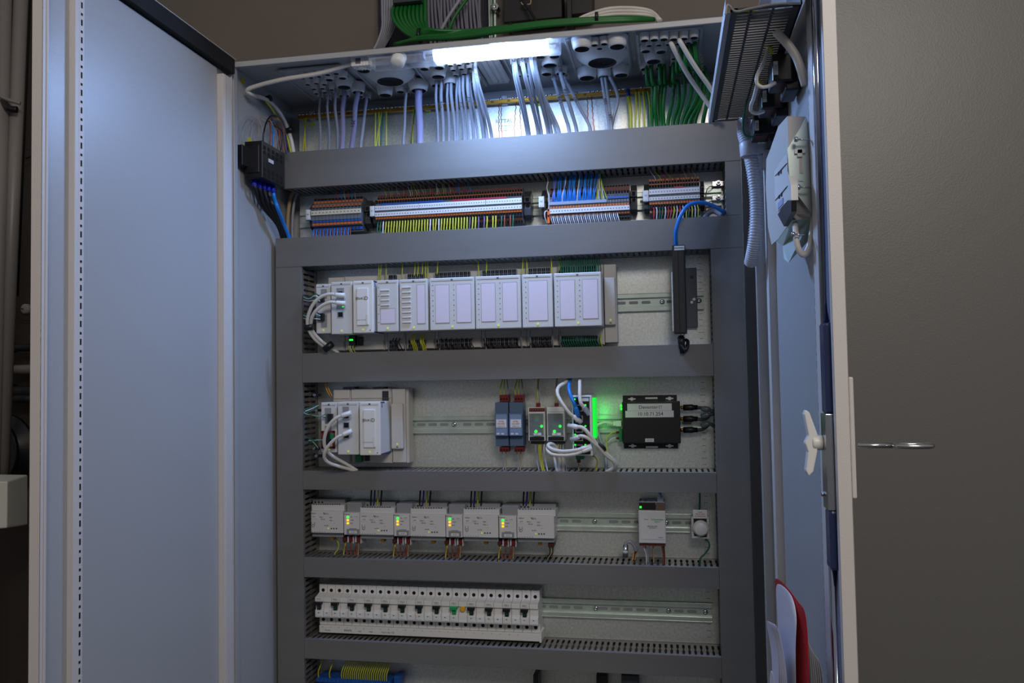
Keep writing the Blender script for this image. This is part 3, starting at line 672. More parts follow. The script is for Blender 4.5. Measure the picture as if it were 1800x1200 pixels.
# longest group: yellow-green wires below
n = 50; W = g2[1] - g2[0]
for i in range(n):
    fx = .012 + .965 * i / n
    if fx > .86: mm, nm = ((GREEND, 'dark green') if i % 2 == 0 else (BROWNW, 'brown'))
    elif i in (0, 1): mm, nm = GREEND, 'dark green'
    elif i in (2, 19, 22): mm, nm = WHITEW, 'white'
    elif i in (33, 36, 38): mm, nm = PURPLE, 'purple'
    else: mm, nm = YELLOW, 'yellow-green'
    if fx > .72 and i % 3 == 1: continue
    twire('%s wire below the longest terminal group, %s' % (nm, nth(i, n + 1)), 'wire', g2[0] + W * fx, zz - .0215, -.0445, .002 + random.uniform(-.002, .002), .050, mm, .00155, 'wires below the longest terminal group', wig=.0006)
n = 26
cl = (YELLOW, TAN, TAN, WHITEW, TAN, YELLOW, REDW, TAN)
for i in range(n):
    fx = .06 + .60 * i / n + .01 * (i % 2)
    mm = cl[(i * 5) % 8] if i < 20 else (PURPLE, BLUEW, REDW)[i % 3]
    twire('fine %s wire above the longest terminal group, %s' % (mm.name.replace('_wire', '').replace('_', ' '), nth(i, n)), 'wire', g2[0] + W * fx, zz + .030, -.036, random.uniform(-.006, .006), .034, mm, .0007, 'fine wires above the longest terminal group', True, wig=.002)
# blue wires fanning up
n = 34; W = g3[1] - g3[0]
for i in range(n):
    fx = .03 + .54 * i / n; k = i // 4; tx = .05 + .56 * ((k * 4 + 1.5) / n)
    mm = WHITEW if i in (8, 20) else (REDW if i == 1 else BLUEW)
    p = Vector((g3[0] + W * fx, -.047, zz - .004)); q = Vector((g3[0] + W * tx + random.uniform(-.002, .002), -.040, zz + .056))
    wire('connecting_wire', '%s wire fanning up from the bridge strip, %s' % (mm.name.replace('_wire', ''), nth(i, n)), 'wire', [p, p.lerp(q, .3) + Vector((random.uniform(-.001, .001), -.007, 0)), p.lerp(q, .7) + Vector((random.uniform(-.003, .003), -.005, 0)), q + Vector((0, .008, .010))], .00125, mm, 'blue wires of the third terminal group', n=6, sub=4)
for i in range(7):
    fx = .60 + .016 * i; q = Vector((g3[0] + W * (.61 + .02 * (i % 3)), -.038, zz + .056)); p = Vector((g3[0] + W * (.60 + .022 * i), -.048, zz - .005))
    wire('connecting_wire', '%s wire right of the blue fan, %s' % (('yellow-green', 'white', 'green')[i % 3], nth(i, 7)), 'wire', [p, p.lerp(q, .5) + Vector((0, -.006, 0)), q + Vector((0, .008, .010))], .0012, (YELLOW, WHITEW, GREEND)[i % 3], 'yellow-green wires of the third terminal group', n=6, sub=4)
p = Vector((g3[0] - .003, -.046, zz + .01))
wire('connecting_wire', 'loose white wire curling up at the left end of the blue fan', 'wire', [p + Vector((0, 0, -.03)), p + Vector((.002, -.004, 0)), p + Vector((-.002, -.004, .018)), p + Vector((.0, 0, .032)), p + Vector((-.003, .006, .045))], .0012, WHITEW)
wire('connecting_wire', 'white wire looping around the orange end clip', 'wire', [p + Vector((-.001, 0, -.028)), p + Vector((-.006, -.006, -.030)), p + Vector((-.007, -.006, -.040)), p + Vector((-.004, 0, -.052))], .0013, WHITEW)
n = 34
for i in range(n):
    twire('%s wire fanned below the third terminal group, %s' % ('white' if i % 2 else 'grey', nth(i, n)), 'wire', g3[0] + .002 + W * .86 * i / n, zz - .0275, -.045, .006, .03, WHITEW if i % 2 else GREYC, .0012, 'white wires below the third terminal group')
W = g4[1] - g4[0]; c4 = (REDW, WHITEW, GREEND, GREEND, WHITEW, REDW, REDW, YELLOW, WHITEW, REDW, WHITEW, YELLOW, GREEND, YELLOW, WHITEW, YELLOW)
for i, mm in enumerate(c4):
    twire('%s wire below the right terminal group, %s' % (mm.name.replace('_wire', '').replace('_', ' '), nth(i, len(c4))), 'wire', g4[0] + W * (.08 + .058 * i), zz - .021, -.0445, random.uniform(-.003, .003), .045, mm, .0011, 'wires below the right terminal group', wig=.001)
for i in range(9):
    mm = (WHITEW, YELLOW, REDW, TAN, BROWNW, BROWNW, TAN, COPPER, TAN)[i]
    twire('fine %s wire above the right terminal group, %s' % (mm.name.split('_')[0], nth(i, 9)), 'wire', g4[0] + W * (.10 + .1 * i), zz + .030, -.036, random.uniform(-.01, .004), .034, mm, .0008, 'fine wires above the right terminal group', True, wig=.003)
# earth studs right of the terminals
es = thing('earth_terminal', 'pair of steel earth clamps with wires at the right end of the terminal row', 'earth terminal', at(1262, 355, 0))
for py in (325, 350):
    q = at(1262, py, 0)
    m = MB().box(q.x - .012, q.x + .010, -.018, -.001, q.z - .006, q.z + .004).cyl((q.x, -.018, q.z), (q.x, -.024, q.z), .005, 12).cyl((q.x, -.022, q.z), (q.x, -.030, q.z + .001), .0028, 10)
    m.build('clamp', STEEL, es, .0006)
for k, (a, b) in enumerate(((1253, 327), (1253, 353))):
    wire('earth_wire', 'thin tan wire bent into the %s steel earth clamp' % ('upper' if k == 0 else 'lower'), 'wire', [at(a, b, -.02), at(a - 7, b + 2, -.026), at(a - 12, b + 12, -.024), at(a - 13, b + 26, -.018), at(a - 14, b + 50, -.03)], .0009, TAN)
wire('patch_cable', 'blue network cable arching from the right duct down to the black injector', 'cable',
     [at(1290, 372, -.05), at(1276, 374, -.066), at(1255, 362, -.088), at(1232, 356, -.098), at(1210, 361, -.105), at(1196, 380, -.108), at(1189, 402, -.106), at(1188, 418, -.098), at(1189, 432, -.090)], .0038, BLUEW, n=10)

# ================================================================ CONTROLLER RACKS (two rows)
def slab(t, name, pa, pb, y0, y1, m, bevel=.0012):
    """box whose front face (at depth y1) spans the two picture corners"""
    a, b = at(pa[0], pa[1], y1), at(pb[0], pb[1], y1)
    return MB().box(a.x, b.x, y0, y1, b.z, a.z).build(name, m, t, bevel)
YM = -.104
def io_module(label, x0, x1, zt, zb, kind, y=YM, yb=-.045):
    t = thing('controller_module', label, 'controller module', ((x0 + x1) / 2, yb, zb), None)
    w = x1 - x0; h = zt - zb
    MB().box(x0 + .0004, x1 - .0004, y, yb, zb, zt).build('housing', LGREY, t, .0016)
    MB().box(x0 + .004, x1 - .004, y - .0006, y, zt - .0062, zt - .0058).box(x0 + w / 2 - .002, x0 + w / 2 + .002, y - .0006, y, zt - .0064, zt - .0030).build('print', INKG, t)
    MB().lathe((x0 + w / 2, y, zb + .0065), (0, -1, 0), [(0, .0026), (.001, .0022)], 12).build('status_lamp', LEDY, t)
    def inset(a, b, c, d, m=LILAC):
        MB().box(x0 + a, x0 + b, y - .0004, y, zb + c - .0010, zb + d + .0010).build('insert_frame', MGREY, t)
        MB().box(x0 + a + .0007, x0 + b - .0007, y - .0008, y - .0004, zb + c, zb + d).build('label_insert', m, t)
    def dots(fx, k=8):
        q = MB()
        for j in range(k):
            z = zb + h * (.86 - .68 * j / (k - 1)); q.box(x0 + fx - .0009, x0 + fx + .0009, y - .0004, y, z - .0007, z + .0007)
        q.build('channel_mark', INKG, t)
    def toggles(fx, k, za):
        for j in range(k):
            z = zb + za - j * .0100
            q = MB().box(x0 + fx, x0 + fx + .0185, y - .0030, y, z - .0010, z + .0010); q.build('toggle_bar', WHITE, t, .0006)
    if kind == 'wide':
        inset(.012, w / 2 - .005, h * .14, h * .86); inset(w / 2 + .009, w - .007, h * .14, h * .86); dots(.007); dots(w / 2 + .004)
    elif kind == 'half':
        inset(.013, w - .010, h * .13, h * .87); dots(.008)
    elif kind == 'four':
        toggles(.009, 4, h * .80); inset(.008, w - .006, h * .16, h * .44); dots(.0045, 5)
    elif kind == 'eight':
        toggles(.006, 8, h * .84); inset(w * .62, w - .005, h * .14, h * .88)
    return t
def rj45(t, x, z, y, plug=False, wd=.0135):
    MB().box(x - wd / 2, x + wd / 2, y - .0006, y, z - .0065, z + .0065).build('socket_frame', STEEL, t)
    MB().box(x - wd * .36, x + wd * .36, y - .0010, y - .0006, z - .0045, z + .0050).build('socket_opening', HOLE, t)
def signature(t, x, z, y, s):
    """the handwritten mark on the two memory modules"""
    text('Blue', (x - .0058 * s, y, z), .0086 * s, INK, t, 'handwriting', rot=(PI / 2, -.08, 0)); text('iD', (x + .0080 * s, y, z - .0004), .0104 * s, INK, t, 'logo_lettering')
def mid(px, py, y=YM): return at(px, py, y)
ZT_, ZBm = at(780, 488, YM).z, at(780, 580, YM).z
def X(px, py=535, y=YM): return at(px, py, y).x
# base strips behind the modules
def base(label, x0, x1, zt, zb, conn=None):
    t = thing('module_base', label, 'module base', ((x0 + x1) / 2, 0, zb), None)
    MB().box(x0 + .0003, x1 - .0003, -.045, -.008, zb, zt).box(x0 + .002, x1 - .002, -.048, -.045, zt - .020, zt - .001).box(x0 + .002, x1 - .002, -.048, -.045, zb + .001, zb + .020).build('housing', IVORY, t, .0012)
    if conn:
        for zc, s in ((zt - .0105, 1), (zb + .0105, -1)):
            for (a, b) in conn:
                m = MB().box(x0 + a, x0 + b, -.058, -.046, zc - .008, zc + .008); m.build('connector', DGREY, t, .0004)
                q = MB(); k = max(1, int((b - a) / .0042)); d = (b - a) / k
                for j in range(k):
                    for dz in (-.004, .004): q.box(x0 + a + d * j + .0008, x0 + a + d * (j + 1) - .0008, -.0584, -.058, zc + dz - .0026, zc + dz + .0026)
                q.build('clamp_opening', HOLE, t)
                q = MB()
                for j in range(0, k + 1, 2): q.box(x0 + a + d * j - .0003, x0 + a + d * j + .0003, -.0586, -.0578, zc - .0075, zc + .0075)
                q.build('rib', MGREY, t)
    return t
zt2, zb2 = at(840, 474, -.045).z, at(840, 611, -.045).z
bx = [X(577, 540, -.045), X(606, 540, -.045), X(676, 540, -.045), X(713, 540, -.045), X(764, 540, -.045), X(846, 540, -.045), X(925, 540, -.045), X(981, 540, -.045), X(1062, 540, -.045)]
cons = [None, None, [(.022, .036)], [(.008, .036)], [(.008, .044)], [(.006, .080)], [(.006, .077)], [(.006, .048)]]
lab = ['narrow blank base at the left end of the upper rack', 'base with green-lit plug under the white patch cables', 'base with two small connectors, right of the signed module', 'base with yellow wires, under the eight-toggle module', 'base behind the first wide module of the upper rack', 'base behind the second wide module of the upper rack', 'base behind the narrower blank module of the upper rack', 'base behind the rightmost wide module with green wires']
cons = [None, None, [(.014, .029)], [(.009, .044)], [(.006, .078)], [(.006, .076)], [(.008, .052)], [(.004, .078)]]
for i in range(8):
    base(lab[i], bx[i], bx[i + 1], zt2 - .0035 + .0005 * i, zb2, cons[i])
io_module('controller module with four toggle bars in the upper rack', X(662), X(700), ZT_, ZBm, 'four')
io_module('controller module with eight toggle bars in the upper rack', X(702), X(752), ZT_, ZBm, 'eight')
io_module('wide blank-faced controller module, first right of the eight-toggle one', X(755), X(834.5), ZT_, ZBm, 'wide')
io_module('wide blank-faced controller module, middle of the three wide ones', X(835.5), X(916), ZT_, ZBm, 'wide')
io_module('narrower blank-faced controller module with a single insert', X(917.5), X(972), ZT_, ZBm, 'half')
io_module('rightmost wide blank-faced controller module of the upper rack', X(974), X(1058), ZT_, ZBm, 'wide')
def end_module(label, x0, x1, za, zb, zc, zd):
    t = thing('end_module', label, 'controller module', ((x0 + x1) / 2, 0, zb), None)
    MB().box(x0, x1, -.048, -.008, zb, za).build('housing', IVORY, t, .0014)
    MB().box(x0 + .0012, x1 - .002, -.060, -.048, zd, zc).build('raised_cover', IVORY, t, .0022)
    MB().lathe(((x0 + x1) / 2, -.060, zd + .010), (0, -1, 0), [(0, .0022), (.001, .0018)], 10).build('status_lamp', LEDY, t)
    MB().box((x0 + x1) / 2 - .002, (x0 + x1) / 2 + .002, -.0605, -.060, zd + .0035, zd + .0048).build('print', INK, t)
end_module('slim ivory end module closing the upper rack', X(1062, 530, -.05), X(1084, 530, -.05), at(1073, 464, -.05).z, at(1073, 602, -.05).z, at(1073, 487, -.06).z, at(1073, 571, -.06).z)

def signed_module(label, x0, x1, zt, zb, y, s=1., yb=-.045):
    t = thing('memory_module', label, 'controller module', ((x0 + x1) / 2, yb, zb), None)
    w = x1 - x0; h = zt - zb
    MB().box(x0, x1, y, yb, zb, zt).build('housing', WHITE, t, .0016)
    MB().box(x1 - .001, x1 + .0004, y + .0035, yb - .004, zb + .003, zt - .003).build('side_label', LABEL, t)
    MB().box(x1 - .0008, x1 + .0008, y + .010, y + .013, zt - .012, zt - .004).box(x1 - .0008, x1 + .0008, y + .007, yb - .003, zb + .0006, zb + .003).box(x1 - .0008, x1 + .0008, y + .006, y + .026, zt - .003, zt - .0005).build('side_print', NAVY, t)
    MB().box(x0 + w * .20, x1 - w * .20, y - .0035, y, zb + h * .14, zt - h * .14).build('hatch', WHITE, t, .0022)
    MB().box(x0 + w * .21, x1 - w * .21, y - .0038, y - .0035, zb + h * .245, zb + h * .250).build('hatch_seam', INKG, t)
    MB().box(x1 - w * .30, x1 - w * .20, y - .0044, y - .0035, zb + h * .16, zb + h * .36).build('hatch_grip', WHITE, t, .0008)
    MB().box(x0 + .004, x1 - .004, y - .0005, y, zt - .0062, zt - .0058).box(x0 + w / 2 - .002, x0 + w / 2 + .002, y - .0005, y, zt - .0064, zt - .0030).box(x1 - .007, x1 - .005, y - .0005, y, zb + .004, zb + .006).build('print', INKG, t)
    MB().lathe((x0 + w / 2, y, zb + .0065), (0, -1, 0), [(0, .0026), (.001, .0022)], 12).build('status_lamp', LEDY, t)
    signature(t, x0 + w / 2 - .0005, zb + h * .66, y - .0037, s)
    return t
YS = -.110
signed_module('white signed memory module in the upper rack, between patch cables and toggle modules', at(620.5, 540, YS).x, at(655.5, 540, YS).x, at(638, 493, YS).z, at(638, 585, YS).z, YS)
def head_module(label, x0, x1, zt, zb, y, ports, yb=-.045, nm='network_module'):
    t = thing(nm, label, 'controller module', ((x0 + x1) / 2, yb, zb), None)
    w = x1 - x0
    MB().box(x0, x1, y, yb, zb, zt).build('housing', LGREY, t, .0016)
    MB().box(x0 + .003, x1 - .003, y - .0005, y, zt - .0062, zt - .0058).box(x0 + w / 2 - .002, x0 + w / 2 + .002, y - .0005, y, zt - .0064, zt - .0030).build('print', INKG, t)
    MB().lathe((x0 + w / 2, y, zb + .0065), (0, -1, 0), [(0, .0024), (.001, .002)], 12).build('status_lamp', LEDY, t)
    for k in ports:
        if k[0] == 'rj': rj45(t, x0 + w * k[1], zb + (zt - zb) * k[2], y)
        elif k[0] == 'pad': MB().box(x0 + w * k[1] - k[3], x0 + w * k[1] + k[3], y - .0004, y, zb + (zt - zb) * (k[2] - k[4]), zb + (zt - zb) * (k[2] + k[4])).build('port_panel', MGREY, t)
        elif k[0] == 'term':
            cx_, cz_ = x0 + w * k[1], zb + (zt - zb) * k[2]
            MB().box(cx_ - .006, cx_ + .006, y - .009, y, cz_ - .0075, cz_ + .0075).build('plug', BLACK, t, .0006)
            q = MB()
            for j in range(4): q.box(cx_ - .0064, cx_ - .003, y - .0093, y - .009, cz_ - .006 + j * .0035, cz_ - .004 + j * .0035)
            q.build('plug_opening', INKG, t)
        elif k[0] == 'led': MB().box(x0 + w * k[1] - .0012, x0 + w * k[1] + .0012, y - .0012, y - .0006, zb + (zt - zb) * k[2] - .0008, zb + (zt - zb) * k[2] + .0008).build('indicator', YELLOWB if k[3] else LEDG, t)
    return t
YH = -.106
head_module('narrow module with two black screw plugs at the left end of the upper rack', at(555.5, 540, -.098).x, at(581, 540, -.098).x, at(568, 499, -.098).z, at(568, 586, -.098).z, -.098, [('pad', .55, .80, .0065, .10), ('pad', .55, .25, .0065, .13), ('term', .42, .70), ('term', .42, .33)], nm='bus_module')
head_module('network module with three sockets at the left of the upper rack', at(582, 540, YH).x, at(618.5, 540, YH).x, at(600, 495, YH).z, at(600, 587, YH).z, YH, [('pad', .45, .68, .008, .20), ('rj', .45, .77), ('rj', .45, .60), ('rj', .45, .37), ('led', .58, .70, 1), ('led', .58, .52, 0)])
# white patch cables of the upper rack
def patch(label, pts, r, boot, name='patch_cable', m=CABLEW, txt=None):
    t = thing(name, label, 'cable', pts[0])
    MB().tube(pts, r, 10).build('sheath', m, t)
    d = (pts[0] - pts[1]).normalized(); a = pts[0]
    MB().lathe(a - d * .004, d, [(0, r * 1.05), (.003, r * 1.3), (.012, r * 1.45), (.0125, .0048), (.021, .0048)], 12).build('plug', boot, t)
    return t
patch('white patch cable looping left from the top socket of the upper rack', [at(592, 518, -.128), at(578, 517, -.130), at(562, 523, -.130), at(549, 537, -.128), at(541, 558, -.122), at(542, 576, -.115), at(551, 593, -.105), at(567, 607, -.088), at(588, 619, -.066)], .0035, WHITE)
patch('white patch cable looping left from the second socket of the upper rack', [at(593, 532, -.128), at(580, 531, -.130), at(566, 537, -.130), at(553, 549, -.128), at(547, 564, -.120), at(549, 580, -.112), at(559, 594, -.102), at(575, 607, -.086), at(596, 621, -.064)], .0035, WHITE)
for k, (a, b) in enumerate(((543, 575), (577, 610))):
    q = at(a, b, -.118 if k == 0 else -.088); tag(MB().cyl(q + Vector((-.008, 0, -.001 - .004 * k)), q + Vector((.009, 0, .001 + .006 * k)), .0062 if k == 0 else .0072, 12).build('cable_tie', BLACK), 'black cable tie on the white patch cables of the upper rack, %s' % ('upper' if k == 0 else 'lower'), 'cable tie')
# small wires feeding the left plugs, upper and lower rack
def little(label, pts, m, r=.0011): wire('connecting_wire', label, 'wire', [at(*p) for p in pts], r, m)
for k, (py, nm) in enumerate(((520, 'first plug'), (552, 'second plug'))):
    for j, mm in enumerate((GREEND, WHITEW, GREEND, WHITEW)):
        little('%s wire running left from the %s of the upper rack, strand %s' % ('green' if j % 2 == 0 else 'white', nm, ORD[j]), [(563, py + j * 3, -.108), (553, py - 4 + j * 4, -.112), (543, py + 3 + j * 2, -.1), (532, py - 2 + j * 3, -.07)], mm)
# yellow earth wires into the duct above the upper rack
ye = [(665, 487), (668, 487), (679, 489), (706, 487), (727, 490), (733, 490), (741, 488), (747, 487), (752, 490), (767, 487), (840, 487), (853, 485), (916, 482), (925, 482), (968, 480), (981, 480)]
for i, (px, py) in enumerate(ye):
    p = at(px, py, -.052); q = p + Vector((random.uniform(-.003, .004), .0, .034))
    wire('earth_wire', 'yellow wire rising from the upper rack into the duct, %s' % nth(i, len(ye)), 'wire', [p + Vector((0, .0, -.008)), p.lerp(q, .4) + Vector((.003, -.006, 0)), q + Vector((0, .006, .008))], .0013, YELLOW, 'yellow wires above the upper rack')
for i in range(18):
    p = at(986 + 4.1 * i, 477, -.058); 
    wire('connecting_wire', 'dark green wire above the rightmost wide module, %s' % nth(i, 18), 'wire', [p + Vector((0, 0, -.006)), p + Vector((.001, -.008, .008)), p + Vector((-.002, .0, .020)), p + Vector((-.002, .008, .028))], .0012, GREEND, 'green wires above the rightmost module')
for i in range(17):
    p = at(988 + 4.2 * i, 597, -.058)
    wire('connecting_wire', 'dark green wire below the rightmost wide module, %s' % nth(i, 17), 'wire', [p + Vector((0, 0, .006)), p + Vector((-.001, -.006, -.002)), p + Vector((.003, .0, -.014)), p + Vector((.004, .008, -.024))], .0012, GREEND, 'green wires below the rightmost module')
xs_ = [692, 697, 703] + [x for x in range(776, 836, 9)] + [x for x in range(856, 916, 9)] + [x for x in range(938, 970, 8)]
for i, px in enumerate(xs_):
    p = at(px, 601, -.056)
    wire('connecting_wire', 'dark wire hanging from the lower connectors of the upper rack, %s' % nth(i, len(xs_)), 'wire', [p + Vector((0, 0, .008)), p + Vector((0, -.007, -.001)), p + Vector((.004, 0, -.014)), p + Vector((.005, .008, -.024))], .0011, BLACK if i % 3 else DGREY, 'dark wires below the upper rack')
xs_ = [681, 711, 771, 853, 916, 932, 971, 985]
for i, px in enumerate(xs_):
    p = at(px, 590, -.055)
    wire('connecting_wire', 'pale grey wire hanging below the upper rack, %s' % nth(i, len(xs_)), 'wire', [p + Vector((0, 0, .01)), p + Vector((.001, -.006, -.004)), p + Vector((.001, 0, -.02)), p + Vector((.001, .006, -.034))], .0013, GREYC, 'pale wires below the upper rack')
xs_ = [725, 728, 731, 741, 743, 746, 1057]
for i, px in enumerate(xs_):
    p = at(px, 596, -.058)
    wire('connecting_wire', 'yellow wire hanging below the upper rack, %s' % nth(i, len(xs_)), 'wire', [p + Vector((0, 0, .01)), p + Vector((-.001, -.006, -.004)), p + Vector((.002, 0, -.016)), p + Vector((.002, .006, -.028))], .0013, YELLOW, 'yellow wires below the upper rack')
t = thing('power_plug', 'black power plug with a green lamp under the signed module of the upper rack', 'plug', at(618, 606, -.047))
slab(t, 'body', (613, 589), (624, 607), -.047, -.062, BLACK, .0008); slab(t, 'indicator', (614, 596), (620, 598.5), -.062, -.0632, LEDG, 0)
t = thing('switch_socket', 'small black switch recess right of the green-lit plug', 'switch', at(634, 606, -.047))
slab(t, 'body', (629, 592), (638, 607), -.046, -.050, BLACK, .0008); slab(t, 'toggle', (631.5, 596), (635.5, 603), -.050, -.0515, DGREY, .0004)
for i, (px, mm) in enumerate(((614, YELLOW), (617, WHITEW), (622, YELLOW))):
    p = at(px, 606, -.058)
    wire('connecting_wire', '%s wire below the green-lit plug, %s' % (mm.name.split('_')[0], nth(i, 3)), 'wire', [p, p + Vector((-.001, -.003, -.006)), p + Vector((.003, .004, -.018))], .0012, mm, 'wires below the green-lit plug')

# ---- lower rack
zt3, zb3 = at(650, 683, -.045).z, at(650, 814, -.045).z
lb = [X(586, 740, -.045), X(617, 740, -.045), X(689, 740, -.045)]
base('narrow blank base at the left end of the lower rack', lb[0], lb[1], zt3, zb3)
t = base('wide base with a grid socket in the lower rack', lb[1], lb[2], zt3, zb3)
slab(t, 'grid_socket', (671.5, 687), (682.5, 706), -.047, -.0505, DGREY, .0006)
q = MB()
for r_ in range(3):
    for c_ in range(3):
        a = at(674 + 3.2 * c_, 689.5 + 3.4 * r_, -.0507); q.box(a.x - .0012, a.x + .0012, -.0508, -.0505, a.z - .0012, a.z + .0012)
q.build('socket_opening', HOLE, t)
slab(t, 'switch', (641, 800), (649, 810), -.047, -.051, BLACK, .0005); slab(t, 'plug', (624, 800), (635, 812), -.047, -.062, TEALG, .0005)
for px in (603, 655): slab(t, 'clip', (px, 680), (px + 20, 685), -.02, -.046, DGREY, .0006)
end_module('slim ivory end module closing the lower rack', X(689, 740, -.05), X(712, 740, -.05), at(700, 683, -.05).z, at(700, 813, -.05).z, at(698, 709, -.06).z, at(698, 789, -.06).z)
tag(MB().box(X(712, 740, -.04) + .0005, X(718.5, 740, -.04), -.040, -.008, zb3, zt3).build('end_plate', IVORY, None, .0015), 'thin ivory end plate on the right side of the lower rack', 'end plate')
head_module('narrow module with a red-framed plug in the lower rack', at(564.5, 750, -.098).x, at(592, 750, -.098).x, at(578, 707, -.098).z, at(578, 795, -.098).z, -.098, [('pad', .45, .73, .007, .16), ('pad', .45, .45, .007, .08), ('term', .62, .70)], nm='bus_module')
t = thing('bus_plug', 'red-framed plug with green block on the narrow module of the lower rack', 'plug', at(576, 785, -.098))
a, b = at(565, 757, -.101), at(588.5, 788, -.101)
m = MB().box(a.x, b.x, -.103, -.0985, a.z - .0045, a.z).box(a.x, b.x, -.103, -.0985, b.z, b.z + .0045).box(a.x, a.x + .004, -.103, -.0985, b.z, a.z).box(b.x - .004, b.x, -.103, -.0985, b.z, a.z)
m.build('red_frame', RED, t, .0006)
slab(t, 'green_block', (580, 761), (585.5, 772), -.0985, -.106, TEALG, .0005); slab(t, 'black_block', (572, 763), (579.5, 782), -.0985, -.108, BLACK, .0005)
head_module('network module with three sockets in the lower rack', at(593.5, 750, YH).x, at(630, 750, YH).x, at(612, 706, YH).z, at(612, 799, YH).z, YH, [('pad', .40, .86, .007, .05), ('rj', .42, .73), ('rj', .42, .555), ('rj', .42, .36), ('led', .52, .78, 0), ('led', .52, .31, 1)])
YS2 = -.112
signed_module('white signed memory module in the lower rack', at(632, 750, YS2).x, at(668, 750, YS2).x, at(650, 706, YS2).z, at(650, 800, YS2).z, YS2)
patch('white patch cable curving down from the top socket of the lower rack', [at(603, 730, -.128), at(592, 734, -.130), at(580, 745, -.130), at(572, 762, -.128), at(570, 780, -.120), at(577, 795, -.11), at(592, 806, -.095), at(610, 816, -.08), at(628, 827, -.068)], .0035, WHITE)
pc = patch('white patch cable with pen marks curving down from the bottom socket of the lower rack', [at(605, 763, -.128), at(594, 768, -.132), at(581, 779, -.132), at(571, 794, -.130), at(571, 806, -.122), at(580, 814, -.112), at(598, 820, -.098), at(616, 825, -.08), at(632, 831, -.066)], .0034, WHITE)
for k, (py, pl_) in enumerate(((724, 'upper plug'), (766, 'red-framed plug'))):
    for j, mm in enumerate((GREEND, WHITEW, GREEND)):
        d = 0 if k == 0 else 1
        little('%s wire bending left from the %s of the lower rack, strand %s' % ('green' if j % 2 == 0 else 'white', pl_, ORD[j]),
               [(572, py + 4 + j * 3, -.108), (560, py + 8 - j * 1, -.114), (541 + 6 * d, py + 3 + j * 1 + 4 * d, -.108), (535 + 8 * d, py - 4 + j * 4 + 8 * d, -.1), (548 + 2 * d, py - 9 + j * 3 + 16 * d, -.085), (560, py - 15 + j * 3 + 34 * d, -.07)], mm, .0010)
for k, (a, b) in enumerate(((553, 694), (556, 721), (552, 788), (556, 801))):
    t = thing('duct_rivet', 'small steel rivet with clip left of the lower rack, %s' % nth(k, 4, 'v'), 'rivet', at(a, b, -.05))
    q = at(a, b, -.055); MB().cyl(q + Vector((0, .004, 0)), q, .003, 10).lathe(q, (0, -1, 0), [(0, .0042), (.002, .003)], 12).build('head', STEEL, t); MB().box(q.x + .004, q.x + .012, q.y, q.y + .004, q.z - .003, q.z + .003).build('clip', BLACK, t)
for i, (a, b) in enumerate(((570, 676), (574, 677))):
    little('thin amber wire above the left end of the lower rack, %s' % ('left' if i == 0 else 'right'), [(a, 672, -.05), (a + 4, 684, -.055), (a + 10, 696, -.05)], YELLOWB, .001)

# ================================================================ ROW WITH THE NETWORK SWITCH
for i, (xa, xb) in enumerate(((870, 894.3), (894.8, 920))):
    t = thing('surge_protector', 'blue-grey surge protector with lettered label, %s of the pair' % ('left' if i == 0 else 'right'), 'surge protector', at((xa + xb) / 2, 784, -.05), 'surge protectors')
    slab(t, 'housing', (xa, 707), (xb, 784), -.008, -.046, BLUEGREY, .0012)
    slab(t, 'raised_front', (xa - .5, 726), (xb - 1, 766), -.045, -.060, BLUEGREY, .001)
    slab(t, 'print_panel', (xa + 1.5, 728), (xb - 3, 765), -.0598, -.0604, mat('pale_blue_print', (120, 140, 170), .5), 0)
    slab(t, 'label', (xa + 2, 737), (xb - 4, 751), -.0604, -.0609, LABEL, 0)
    text('CITEL', at((xa + xb) / 2 - 1, 740.5, -.0612), .0044, ORANGEL, t, 'print'); text('DLA-24D3', at((xa + xb) / 2 - 1, 744.5, -.0612), .0034, INKG, t, 'print'); text('surge prot.', at((xa + xb) / 2 - 1, 748.5, -.0612), .0034, ORANGEL, t, 'print')
    slab(t, 'contact', (xa + 3, 761), (xa + 8, 763.5), -.0604, -.0610, LABEL, 0); slab(t, 'contact', (xa + 11, 761), (xa + 16, 763.5), -.0604, -.0610, LABEL, 0)
    for (za, zb_2, nm) in ((694, 706, 'upper'), (785.5, 794, 'lower')):
        slab(t, 'connector', (xa + 8 + i, za), (xa + 24 + i, zb_2), -.020, -.042, RED, .0006)
        q = MB()
        for j in range(3):
            a = at(xa + 11 + i + 5 * j, (za + zb_2) / 2 + 1, -.0422); q.box(a.x - .0016, a.x + .0016, -.0424, -.042, a.z - .002, a.z + .002)
        q.build('connector_opening', HOLE, t)
    for j in range(3):
        px = xa + 11 + i + 5 * j; mm = (YELLOW, YELLOW, GREYC)[j]
        wire('connecting_wire', '%s wire rising from the %s surge protector, strand %s' % (mm.name.split('_')[0], 'left' if i == 0 else 'right', ORD[j]), 'wire', [at(px, 696, -.032), at(px + (j - 1) * 2, 684, -.036), at(px + 2 - j, 668, -.03), at(px + 1, 655, -.02)], .0013, mm)
    for j, mm in enumerate((GREYC, TAN)):
        px = xa + 12 + i + 7 * j
        wire('connecting_wire', '%s wire hanging from the %s surge protector' % (mm.name.split('_')[0], 'left' if i == 0 else 'right'), 'wire', [at(px, 792, -.032), at(px + 2 + 1 * (1 - 2 * j), 806, -.034), at(px + 3 - 3 * j, 823, -.045), at(px + 3 - 3 * j, 832, -.045)], .0010, mm)
